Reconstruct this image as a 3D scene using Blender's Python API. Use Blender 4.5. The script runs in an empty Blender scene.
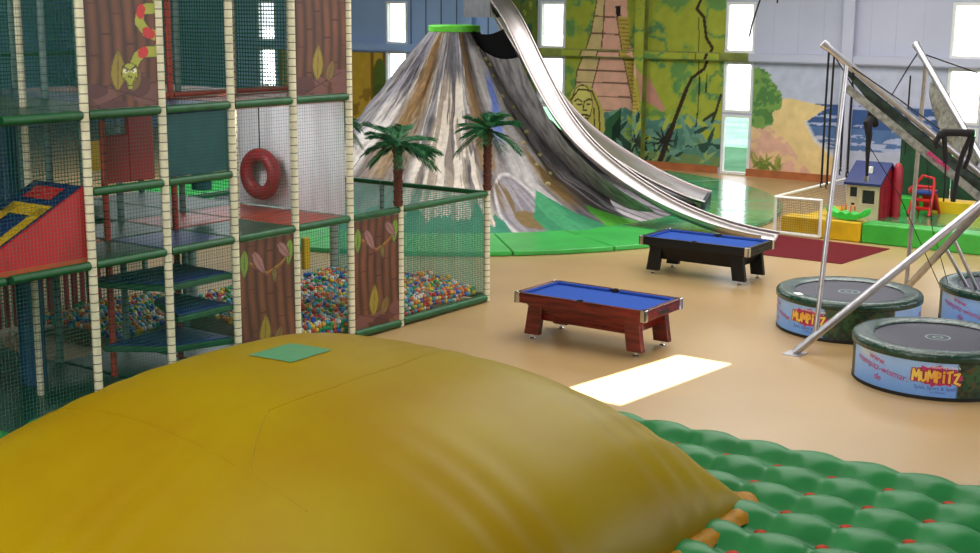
import bpy, bmesh, math, random
import numpy as np
from mathutils import Vector, Matrix
random.seed(7); rng = np.random.default_rng(7)
sc = bpy.context.scene
COL = sc.collection
PI = math.pi

# ------------------------------------------------------------------ camera model
F = 1315.072; PITCH, ROLL, YAW = 0.198746, 0.007738, 0.953460
CAM = np.array([-10.171304, -13.255372, 5.046584])
fw = np.array([math.cos(PITCH)*math.sin(YAW), math.cos(PITCH)*math.cos(YAW), -math.sin(PITCH)])
r0 = np.array([math.cos(YAW), -math.sin(YAW), 0.0]); u0 = np.cross(r0, fw)
rt = r0*math.cos(ROLL)+u0*math.sin(ROLL); up = u0*math.cos(ROLL)-r0*math.sin(ROLL)
cam = bpy.data.cameras.new('camera'); cob = bpy.data.objects.new('camera', cam); COL.objects.link(cob)
cam.sensor_width = 36; cam.sensor_fit = 'HORIZONTAL'; cam.lens = F/980*36; cam.clip_end = 500
M = Matrix.Identity(4)
for i in range(3):
    M[i][0], M[i][1], M[i][2], M[i][3] = rt[i], up[i], -fw[i], CAM[i]
cob.matrix_world = M
sc.camera = cob
XW = 28.42                                     # the far wall stands at x = XW
def on_wall(px, py):                           # photo point -> (y, z) on the far wall
    d = fw+rt*(px-490)/F+up*(276.5-py)/F
    P = CAM+d*(XW-CAM[0])/d[0]
    return P[1], P[2]

# ------------------------------------------------------------------ materials
def lin(c):
    c = [x/255 for x in c]
    return tuple(x/12.92 if x <= .04045 else ((x+.055)/1.055)**2.4 for x in c)
def mat(name, c, rough=.5, metal=0., var=.12, scale=6., bump=0., bscale=40., stretch=(1,1,1), c2=None, attr=None, coat=0., spec=.5, coord='Object', bands=None, emit=0.):
    m = bpy.data.materials.new(name); m.use_nodes = True
    N, L = m.node_tree.nodes, m.node_tree.links
    b = N['Principled BSDF']; b.inputs['Roughness'].default_value = rough; b.inputs['Metallic'].default_value = metal
    b.inputs['Specular IOR Level'].default_value = spec
    if coat: b.inputs['Coat Weight'].default_value = coat; b.inputs['Coat Roughness'].default_value = .12
    tc = N.new('ShaderNodeTexCoord'); mp = N.new('ShaderNodeMapping'); mp.inputs['Scale'].default_value = stretch
    L.new(tc.outputs[coord], mp.inputs['Vector'])
    nz = N.new('ShaderNodeTexNoise'); nz.inputs['Scale'].default_value = scale; nz.inputs['Detail'].default_value = 4
    L.new(mp.outputs[0], nz.inputs['Vector'])
    mx = N.new('ShaderNodeMix'); mx.data_type = 'RGBA'
    if attr:
        at = N.new('ShaderNodeAttribute'); at.attribute_name = attr
        mx.blend_type = 'MULTIPLY'; mx.inputs[0].default_value = 1.0
        rp = N.new('ShaderNodeMapRange'); rp.inputs[1].default_value = .3; rp.inputs[2].default_value = .7
        rp.inputs[3].default_value = 1-var; rp.inputs[4].default_value = 1+var
        L.new(nz.outputs['Fac'], rp.inputs[0]); L.new(at.outputs['Color'], mx.inputs[6]); L.new(rp.outputs[0], mx.inputs[7])
    else:
        a = lin(c); d = lin(c2) if c2 else tuple(x*(1-2*var) for x in a)
        mx.inputs[6].default_value = (*d, 1); mx.inputs[7].default_value = (*a, 1)
        rp = N.new('ShaderNodeMapRange'); rp.inputs[1].default_value = .35; rp.inputs[2].default_value = .6
        L.new(nz.outputs['Fac'], rp.inputs[0]); L.new(rp.outputs[0], mx.inputs[0])
    out = mx.outputs[2]
    if bands:                                   # thin darker seams every `bands` metres along z
        sp = N.new('ShaderNodeSeparateXYZ'); L.new(tc.outputs['Object'], sp.inputs[0])
        md = N.new('ShaderNodeMath'); md.operation = 'FLOORED_MODULO'; md.inputs[1].default_value = bands; L.new(sp.outputs[2], md.inputs[0])
        lt = N.new('ShaderNodeMath'); lt.operation = 'LESS_THAN'; lt.inputs[1].default_value = bands*.13; L.new(md.outputs[0], lt.inputs[0])
        m2 = N.new('ShaderNodeMix'); m2.data_type = 'RGBA'; m2.inputs[7].default_value = (*[x*.25 for x in lin(c)], 1)
        L.new(lt.outputs[0], m2.inputs[0]); L.new(out, m2.inputs[6]); out = m2.outputs[2]
    L.new(out, b.inputs['Base Color'])
    if emit: L.new(out, b.inputs['Emission Color']); b.inputs['Emission Strength'].default_value = emit
    if bump:
        n2 = N.new('ShaderNodeTexNoise'); n2.inputs['Scale'].default_value = bscale; n2.inputs['Detail'].default_value = 3
        L.new(mp.outputs[0], n2.inputs['Vector'])
        bp = N.new('ShaderNodeBump'); bp.inputs['Strength'].default_value = bump; bp.inputs['Distance'].default_value = .05
        L.new(n2.outputs['Fac'], bp.inputs['Height']); L.new(bp.outputs[0], b.inputs['Normal'])
    return m
def glass_mat():
    m = bpy.data.materials.new('window_glass'); m.use_nodes = True
    N, L = m.node_tree.nodes, m.node_tree.links
    N.remove(N['Principled BSDF'])
    t = N.new('ShaderNodeBsdfTransparent'); t.inputs[0].default_value = (.97, .98, .98, 1); g = N.new('ShaderNodeBsdfGlossy'); g.inputs['Roughness'].default_value = .05
    x = N.new('ShaderNodeMixShader'); x.inputs[0].default_value = .06
    L.new(t.outputs[0], x.inputs[1]); L.new(g.outputs[0], x.inputs[2]); L.new(x.outputs[0], N['Material Output'].inputs[0])
    return m

MT = dict(
    steel=mat('brushed_steel', (196, 186, 184), .36, 1., .04, 4, stretch=(1, 1, 1)),
    galv=mat('galvanised_tube', (200, 198, 202), .34, .9, .08, 8),
    post=mat('cream_post_padding', (226, 220, 188), .55, 0, .08, 9, bands=.112),
    postw=mat('white_post_padding', (200, 205, 195), .55, 0, .08, 9, bands=.112),
    postg=mat('grey_post_padding', (130, 155, 150), .55, 0, .1, 9, bands=.112),
    postr=mat('red_post_padding', (190, 55, 35), .5, 0, .12, 9, bands=.112),
    postb=mat('blue_column_padding', (24, 66, 112), .5, 0, .15, 5),
    beam=mat('green_beam_padding', (22, 92, 48), .42, 0, .15, 8),
    beamr=mat('red_beam_padding', (180, 60, 40), .45, 0, .1, 8),
    net=mat('green_netting', (40, 116, 98), .8, 0, .1, 3),
    nett=mat('teal_fine_netting', (84, 206, 184), .8, 0, .1, 3),
    netl=mat('pale_netting', (120, 135, 110), .8, 0, .1, 3),
    matg=mat('dark_green_vinyl', (18, 74, 52), .35, 0, .15, 2),
    matb=mat('blue_vinyl', (34, 52, 128), .35, 0, .12, 2),
    matr=mat('red_vinyl', (178, 62, 44), .38, 0, .12, 2),
    mato=mat('orange_vinyl', (205, 90, 35), .4, 0, .1, 2),
    red=mat('bright_red_vinyl', (205, 25, 40), .4, 0, .1, 2),
    yel=mat('yellow_vinyl', (222, 180, 20), .4, 0, .1, 2),
    gren=mat('bright_green_vinyl', (62, 178, 62), .3, 0, .1, 2, bump=.15, bscale=5),
    grenmat=mat('green_mat_vinyl', (66, 186, 82), .3, 0, .1, 1.2),
    greenfl=mat('glossy_green_vinyl', (62, 164, 104), .1, 0, .15, .9, bump=.24, bscale=3.2, coat=.5),
    teal=mat('teal_panel', (14, 78, 84), .5, 0, .1, 3),
    grey=mat('grey_sheet', (238, 244, 248), .6, 0, .08, 1.5, stretch=(1, 3, .4)),
    dkgrey=mat('charcoal_pad', (62, 66, 74), .6, 0, .1, 4),
    black=mat('black_vinyl', (22, 21, 24), .38, 0, .1, 6),
    strap=mat('black_webbing', (20, 17, 20), .8, 0, .1, 20),
    rope=mat('black_rope', (24, 20, 22), .85, 0, .1, 20),
    cherry=mat('cherry_veneer', (104, 30, 26), .26, 0, .28, 3, stretch=(6, .6, 6), coat=.2),
    blackwood=mat('black_laminate', (22, 21, 25), .4, 0, .1, 5, spec=.3),
    felt=mat('blue_felt', (50, 84, 168), .9, 0, .05, 30, spec=.1),
    chrome=mat('chrome', (225, 225, 228), .12, 1, .03, 5),
    rubber=mat('black_rubber', (15, 15, 16), .6, 0, .1, 10),
    white=mat('white_plastic', (236, 234, 226), .35, 0, .04, 6),
    tan=mat('beige_plastic', (205, 180, 150), .45, 0, .06, 5),
    roofb=mat('blue_plastic', (26, 40, 96), .4, 0, .08, 4),
    redp=mat('red_plastic', (206, 36, 34), .35, 0, .08, 5),
    dred=mat('dark_red_plastic', (165, 30, 48), .4, 0, .08, 5),
    greenp=mat('green_plastic', (62, 210, 70), .32, 0, .08, 5),
    orangep=mat('orange_plastic', (235, 120, 70), .4, 0, .08, 5),
    dark=mat('shade_fill', (30, 32, 34), .7, 0, .1, 5),
    bluec=mat('blue_cushion', (40, 64, 140), .6, 0, .1, 5),
    carpet=mat('maroon_carpet', (108, 32, 38), .92, 0, .12, 30, spec=.1),
    dgreenw=mat('deep_green_panel', (16, 70, 40), .5, 0, .25, 3),
    tgreen=mat('trampoline_pad_green', (15, 60, 45), .24, 0, .14, 5, bump=.5, bscale=12, coat=.25),
    tbed=mat('trampoline_bed', (58, 56, 72), .55, 0, .1, 40),
    skirt=mat('printed_skirt', (0, 0, 0), .4, attr='paint', var=.05),
    paint=mat('painted_mural', (0, 0, 0), .75, attr='paint', var=.1, scale=3, spec=.2),
    panel=mat('printed_panel_tarp', (0, 0, 0), .45, attr='paint', var=.1, scale=4),
    magenta=mat('magenta_print', (186, 28, 104), .5, 0, .03, 5),
    logoy=mat('yellow_print', (238, 205, 90), .5, 0, .08, 5, c2=(232, 160, 60)),
    logop2=mat('plum_print', (150, 30, 70), .5, 0, .1, 5),
    logow=mat('white_print', (240, 238, 240), .5, 0, .03, 5),
    logob=mat('blue_print', (60, 90, 185), .5, 0, .03, 5),
    logop=mat('pink_print', (200, 50, 110), .5, 0, .1, 5),
    dome=mat('mustard_vinyl', (150, 128, 0), .4, 0, .04, .5, c2=(144, 114, 0), bump=.05, bscale=120, spec=.14),
    domehem=mat('mustard_hem', (168, 118, 4), .5, 0, .12, 12, spec=.15),
    patch=mat('teal_patch', (78, 140, 96), .5, 0, .05, 5),
    quilt=mat('green_inflatable_vinyl', (40, 128, 66), .38, 0, .06, 2, spec=.22),
    button=mat('orange_red_button', (190, 60, 30), .6, 0, .1, 10, spec=.1),
    trunk=mat('palm_bark', (104, 56, 36), .85, 0, .3, 30, bump=.6, bscale=25, stretch=(1, 1, 3)),
    frond=mat('palm_green', (40, 120, 66), .5, 0, .35, 14, c2=(14, 56, 34)),
    volc=mat('painted_mountain', (0, 0, 0), .55, attr='paint', var=.16, scale=7),
    ringred=mat('ring_red_padding', (150, 24, 38), .5, 0, .12, 5),
    opening=mat('black_shade', (12, 11, 13), .9, 0, .1, 3, spec=.1),
    shoulder=mat('painted_grey_cover', (172, 164, 168), .6, 0, .25, 3, c2=(112, 104, 108), stretch=(3, 1, .6)),
    limering=mat('lime_padding', (120, 236, 70), .4, 0, .1, 3),
    hold=mat('climbing_hold_resin', (206, 186, 130), .6, 0, .15, 12),
    camo=mat('camouflage_banner', (36, 58, 40), .55, 0, .4, 6, c2=(10, 26, 20)),
    netgrey=mat('grey_mesh_cloth', (150, 150, 140), .8, 0, .25, 12),
    floor=mat('tan_vinyl_floor', (188, 156, 108), .3, 0, .05, .35, c2=(176, 144, 98), bump=.04, bscale=.8),
    wallb=mat('blue_grey_wall', (152, 182, 226), .6, 0, .05, .5),
    wallg=mat('pale_grey_wall', (186, 188, 206), .6, 0, .04, .5),
    wallgreen=mat('green_painted_steel', (136, 144, 62), .6, 0, .2, 2),
    seam=mat('wall_sheet_seam', (176, 178, 194), .6, 0, .04, .5),
    skirting=mat('terracotta_skirting', (176, 104, 58), .5, 0, .1, 3),
    frame=mat('white_window_frame', (226, 224, 220), .45, 0, .03, 5),
    glass=glass_mat(),
    grass=mat('lawn', (44, 108, 62), .9, 0, .3, .6, c2=(66, 126, 80)),
    pale=mat('pale_glare_ground', (225, 226, 225), .95, 0, .05, .2),
    ceil=mat('grey_ceiling', (170, 172, 176), .8, 0, .05, .5),
)

# ------------------------------------------------------------------ mesh builder
class MB:
    def __init__(s): s.v = []; s.f = []; s.mi = []
    def add(s, vs, fs, mi=0):
        o = len(s.v); s.v += [tuple(map(float, p)) for p in vs]; s.f += [tuple(i+o for i in f) for f in fs]; s.mi += [mi]*len(fs)
    def box(s, lo, hi, mi=0, rz=0, piv=None):
        x0, y0, z0 = lo; x1, y1, z1 = hi
        P = [(x0, y0, z0), (x1, y0, z0), (x1, y1, z0), (x0, y1, z0), (x0, y0, z1), (x1, y0, z1), (x1, y1, z1), (x0, y1, z1)]
        s.add(P, [(3, 2, 1, 0), (4, 5, 6, 7), (0, 1, 5, 4), (1, 2, 6, 5), (2, 3, 7, 6), (3, 0, 4, 7)], mi)
    def hexa(s, P, mi=0):
        s.add(P, [(3, 2, 1, 0), (4, 5, 6, 7), (0, 1, 5, 4), (1, 2, 6, 5), (2, 3, 7, 6), (3, 0, 4, 7)], mi)
    def prism(s, poly, ext, mi=0):               # polygon (3-D points) extruded along a vector
        n = len(poly); A = [Vector(p) for p in poly]; e = Vector(ext)
        s.add(A+[p+e for p in A], [tuple(range(n-1, -1, -1)), tuple(range(n, 2*n))]+[(i, (i+1) % n, n+(i+1) % n, n+i) for i in range(n)], mi)
    def tube(s, pts, r, n=10, mi=0, caps=True, closed=False):
        P = [Vector(p) for p in pts]; m = len(P)
        rs = r if isinstance(r, (list, tuple)) else [r]*m
        rings = []; ref = None
        for i in range(m):
            if closed: t = (P[(i+1) % m]-P[i-1]).normalized()
            else: t = (P[min(i+1, m-1)]-P[max(i-1, 0)]).normalized()
            if ref is None: ref = t.orthogonal().normalized()
            ref = (ref-t*ref.dot(t)).normalized(); b = t.cross(ref)
            rings.append([P[i]+(ref*math.cos(2*PI*k/n)+b*math.sin(2*PI*k/n))*rs[i] for k in range(n)])
        vs = [q for R in rings for q in R]; fs = []
        for i in range(m if closed else m-1):
            a, c = i*n, ((i+1) % m)*n
            for k in range(n): fs.append((a+k, a+(k+1) % n, c+(k+1) % n, c+k))
        if caps and not closed: fs += [tuple(range(n-1, -1, -1)), tuple(range((m-1)*n, m*n))]
        s.add(vs, fs, mi)
    def lathe(s, prof, c=(0, 0, 0), n=32, mi=0):
        vs = []; fs = []; m = len(prof)
        for r, z in prof:
            for k in range(n): vs.append((c[0]+r*math.cos(2*PI*k/n), c[1]+r*math.sin(2*PI*k/n), c[2]+z))
        for i in range(m-1):
            for k in range(n): fs.append((i*n+k, i*n+(k+1) % n, (i+1)*n+(k+1) % n, (i+1)*n+k))
        s.add(vs, fs, mi)
    def net(s, o, u, v, U, V, cell, w, mi=0):      # real strands on a rectangle o + u*U + v*V
        o, u, v = Vector(o), Vector(u).normalized(), Vector(v).normalized(); n = u.cross(v); h = w/2
        def strand(a, b, side):
            P = [a+side*h, a+n*h, a-side*h, a-n*h]; Q = [b+side*h, b+n*h, b-side*h, b-n*h]
            s.add(P+Q, [(0, 1, 5, 4), (1, 2, 6, 5), (2, 3, 7, 6), (3, 0, 4, 7)], mi)
        for i in range(int(U/cell)+1): strand(o+u*i*cell, o+u*i*cell+v*V, u)
        for j in range(int(V/cell)+1): strand(o+v*j*cell, o+v*j*cell+u*U, v)
    def build(s, name, m, parent=None, smooth=False, bevel=0., loc=None):
        me = bpy.data.meshes.new(name); me.from_pydata(s.v, [], s.f)
        for q in (m if isinstance(m, (list, tuple)) else [m]): me.materials.append(q)
        if any(s.mi): me.polygons.foreach_set('material_index', s.mi)
        if smooth: me.polygons.foreach_set('use_smooth', [True]*len(me.polygons))
        o = bpy.data.objects.new(name, me); COL.objects.link(o)
        if parent is not None: o.parent = parent
        if loc is not None: o.location = loc
        if bevel:
            b = o.modifiers.new('bevel', 'BEVEL'); b.width = bevel; b.segments = 2; b.limit_method = 'ANGLE'; b.angle_limit = .7
        if smooth == 'auto':
            me.polygons.foreach_set('use_smooth', [True]*len(me.polygons))
            try: me.set_sharp_from_angle(angle=.7)
            except Exception: pass
        me.update(); return o
def tag(o, label=None, cat=None, group=None, kind=None):
    if label: o['label'] = label
    if cat: o['category'] = cat
    if group: o['group'] = group
    if kind: o['kind'] = kind
    return o
def thing(name, label, cat, loc=(0, 0, 0), rz=0, group=None):
    o = bpy.data.objects.new(name, None); COL.objects.link(o); o.location = loc; o.rotation_euler = (0, 0, rz); o.empty_display_size = .1
    return tag(o, label, cat, group)
def copy_tree(o, parent=None):
    c = o.copy(); COL.objects.link(c)
    if parent is not None: c.parent = parent
    for ch in list(o.children): copy_tree(ch, c)
    return c
def struct(o): o['kind'] = 'structure'; return o
def gridmesh(name, P, colr, m, parent=None, smooth=True):   # P: (a,b,3) points, colr: (a,b,3) sRGB 0-255
    a, b = P.shape[:2]; me = bpy.data.meshes.new(name)
    i = np.arange(a*b).reshape(a, b)
    f = np.stack([i[:-1, :-1], i[1:, :-1], i[1:, 1:], i[:-1, 1:]], -1).reshape(-1, 4)
    me.vertices.add(a*b); me.vertices.foreach_set('co', P.reshape(-1).astype(np.float32))
    me.loops.add(f.size); me.loops.foreach_set('vertex_index', f.reshape(-1).astype(np.int32))
    me.polygons.add(len(f)); me.polygons.foreach_set('loop_start', np.arange(0, f.size, 4, dtype=np.int32))
    me.update(calc_edges=True); me.validate()
    if smooth: me.polygons.foreach_set('use_smooth', [True]*len(me.polygons))
    if colr is not None:
        c = np.clip(colr/255., 0, 1); c = np.where(c <= .04045, c/12.92, ((c+.055)/1.055)**2.4)
        at = me.color_attributes.new('paint', 'FLOAT_COLOR', 'POINT')
        at.data.foreach_set('color', np.concatenate([c.reshape(-1, 3), np.ones((a*b, 1))], 1).reshape(-1).astype(np.float32))
    me.materials.append(m); o = bpy.data.objects.new(name, me); COL.objects.link(o)
    if parent is not None: o.parent = parent
    return o
def vnoise(x, y, seed=0):
    xi, yi = np.floor(x).astype(int), np.floor(y).astype(int); xf, yf = x-xi, y-yi
    h = lambda i, j: (np.sin(i*127.1+j*311.7+seed*74.7)*43758.5453) % 1
    sx, sy = xf*xf*(3-2*xf), yf*yf*(3-2*yf)
    return (h(xi, yi)*(1-sx)+h(xi+1, yi)*sx)*(1-sy)+(h(xi, yi+1)*(1-sx)+h(xi+1, yi+1)*sx)*sy
def fbm(x, y, seed=0, o=4):
    t = 0; a = .5
    for k in range(o): t = t+a*vnoise(x*2**k, y*2**k, seed+k*13); a /= 2
    return t/(1-.5**o)
class Canvas:                                    # colours painted on a flat grid of points
    def __init__(s, X, Z, base): s.X, s.Z = X, Z; s.c = np.zeros(X.shape+(3,)); s.c[:] = base
    def put(s, m, col, a=1.): s.c[m] = s.c[m]*(1-a)+np.array(col)*a
    def poly(s, pts, col, a=1.):
        m = np.zeros(s.X.shape, bool); n = len(pts)
        for i in range(n):
            (x1, y1), (x2, y2) = pts[i], pts[(i+1) % n]
            if y1 == y2: continue
            k = ((s.Z < y1) != (s.Z < y2)) & (s.X < (x2-x1)*(s.Z-y1)/(y2-y1)+x1); m ^= k
        s.put(m, col, a); return m
    def ell(s, x, z, rx, rz, col, a=1., rot=0.):
        c, n = math.cos(rot), math.sin(rot); dx, dz = s.X-x, s.Z-z
        m = ((dx*c+dz*n)/rx)**2+((-dx*n+dz*c)/rz)**2 < 1; s.put(m, col, a); return m
    def line(s, pts, w, col, a=1.):
        for i, ((x1, y1), (x2, y2)) in enumerate(zip(pts[:-1], pts[1:])):
            ww = w if not isinstance(w, (list, tuple)) else w[i]
            dx, dy = x2-x1, y2-y1; L2 = dx*dx+dy*dy+1e-9
            t = np.clip(((s.X-x1)*dx+(s.Z-y1)*dy)/L2, 0, 1)
            s.put((s.X-x1-t*dx)**2+(s.Z-y1-t*dy)**2 < (ww/2)**2, col, a)
    def leaf(s, x, z, L, w, ang, col, dark=None):
        ca, sa = math.cos(ang), math.sin(ang); dx, dz = s.X-x, s.Z-z
        u = (dx*ca+dz*sa)/L; v = (-dx*sa+dz*ca)/w
        ok = (u > 0) & (u < 1); hw = np.where(ok, np.sin(np.clip(u, 0, 1)**.8*PI), 0)
        if dark is not None: s.put(ok & (np.abs(v) < hw*1.25+.08), dark)
        s.put(ok & (np.abs(v) < hw), col)
        if dark is not None: s.put(ok & (np.abs(v) < .1), dark, .6)
def look_box(lo, hi): b = MB(); b.box(lo, hi); return b

# ================================================================== SETTING
YB, YF, XB, HC = 40., -17., -14., 8.6
b = MB(); b.add([(XB, YF, 0), (XW+.2, YF, 0), (XW+.2, YB, 0), (XB, YB, 0)], [(0, 1, 2, 3)]); struct(b.build('floor', MT['floor']))
# far wall with window openings: (y of the right edge, y of the left edge)
WIN = [(24.75, 25.7), (18.0, 18.97), (11.1, 12.07), (4.14, 5.08), (-2.84, -1.91), (-9.8, -8.86)]
ZR = [(.04, 1.87), (2.0, 3.53), (3.86, 5.37)]
ys = sorted({YF, YB, 13.9, *[v for w in WIN for v in w]}); zs = [0, .04, 1.87, 2.0, 3.53, 3.86, 5.37, HC]
bl, br = MB(), MB()
def inwin(y, z): return any(a < y < c for a, c in WIN) and any(a < z < c for a, c in ZR)
for y0, y1 in zip(ys[:-1], ys[1:]):
    for z0, z1 in zip(zs[:-1], zs[1:]):
        if inwin((y0+y1)/2, (z0+z1)/2): continue
        (bl if y0 >= 13.9 else br).box((XW, y0, z0), (XW+.22, y1, z1))
# upright seams between the wall sheets
wl = struct(bl.build('wall_far_left', MT['wallb'])); wr = struct(br.build('wall_far', MT['wallg']))
b = MB(); b.box((XB-.2, YF-.2, 0), (XB, YB+.2, HC)); struct(b.build('wall_rear', MT['wallg']))
b = MB(); b.box((XB, YF-.2, 0), (XW+.2, YF, HC)); struct(b.build('wall_right', MT['wallg']))
b = MB(); b.box((XB, YB, 0), (XW+.2, YB+.2, HC)); struct(b.build('wall_left', MT['wallb']))
# ceiling out of view, its opening cut to shape the sun patch
sun_dir = Vector((math.cos(.72), .12*math.cos(.72), -math.sin(.72))).normalized()
off = sun_dir*(HC/-sun_dir.z)
PATCH = [(4.35, -4.05), (7.12, -4.47), (7.12, -5.33), (4.35, -5.07)]
hole = [(x-off.x, y-off.y) for x, y in PATCH]
hx0, hx1 = hole[0][0], hole[1][0]
b = MB(); Z = HC
V = [(XB-.2, YF-.2), (hx0, YF-.2), (hx1, YF-.2), (XW+.4, YF-.2), (XB-.2, YB+.2), (hx0, YB+.2), (hx1, YB+.2), (XW+.4, YB+.2)]+hole
b.add([(x, y, Z) for x, y in V], [(0, 1, 5, 4), (2, 3, 7, 6), (1, 2, 10, 11), (8, 9, 6, 5)])
struct(b.build('ceiling', MT['ceil']))
# window frames and panes
for i, (ya, yb) in enumerate(WIN):
    f = MB(); t = .055
    for z0, z1 in ZR:
        f.box((XW-.03, ya-.02, z0-.03), (XW+.1, ya+t, z1+.03)); f.box((XW-.03, yb-t, z0-.03), (XW+.1, yb+.02, z1+.03))
        f.box((XW-.028, ya, z0-.03), (XW+.098, yb, z0+t)); f.box((XW-.028, ya, z1-t), (XW+.098, yb, z1+.03))
    fo = struct(f.build('window_%d' % (i+1), MT['frame']))
    for z0, z1 in ZR:
        p = MB(); p.box((XW+.03, ya+t, z0+t), (XW+.036, yb-t, z1-t)); p.build('pane', MT['glass'], fo)
# steel columns, girder, skirting
for i, y in enumerate((22., 15., 8.04, 1.03, -6.)):
    c = MB(); c.box((XW-.3, y-.17, 0), (XW-.26, y+.17, HC)); c.box((XW-.26, y-.03, 0), (XW-.04, y+.03, HC)); c.box((XW-.04, y-.17, 0), (XW-.002, y+.17, HC))
    struct(c.build('trim_%d' % (i+1), MT['wallgreen'] if i == 2 else MT['wallg'] if i > 2 else MT['wallb']))
for nm, y0, y1, m in (('trim_6', 13.9, YB, 'wallb'), ('trim_7', 4.2, 13.9, 'wallgreen'), ('trim_8', YF, 4.2, 'wallg')):
    c = MB(); c.box((XW-.2, y0, 3.57), (XW-.03, y1, 3.61)); c.box((XW-.24, y0, 3.61), (XW-.2, y1, 3.8)); c.box((XW-.24, y0, 3.8), (XW-.03, y1, 3.84)); struct(c.build(nm, MT[m]))
for i, (y0, y1) in enumerate(((5.2, 11.1), (-1.8, 4.2), (-8.7, -2.8), (12.15, 17.9))):
    c = MB(); c.box((XW-.06, y0, 0), (XW-.012, y1, .2)); c.box((XW-.07, y0, .2), (XW-.012, y1, .235)); struct(c.build('baseboard_%d' % (i+1), MT['skirting']))
# sheet joints on the plain wall
b = MB()
for y in np.arange(12.9, 18, .7): b.box((XW-.012, y-.02, 0), (XW-.001, y+.02, HC))
struct(b.build('trim_9', MT['dkgrey']))
b = MB()
for y in (-1.1, -.3, .45, 1.9, 2.7, 3.5): b.box((XW-.006, y-.008, 0), (XW-.001, y+.008, HC))
struct(b.build('trim_10', MT['seam']))
# outdoors
b = MB(); b.box((XW+.5, -60, -.4), (XW+28, 110, -.25)); struct(b.build('lawn', MT['grass']))
b = MB(); b.box((XW+28, -200, -.4), (XW+240, 300, -.25)); struct(b.build('glare_ground', MT['pale']))  # white ground added so the far view through the windows reads overexposed

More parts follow.
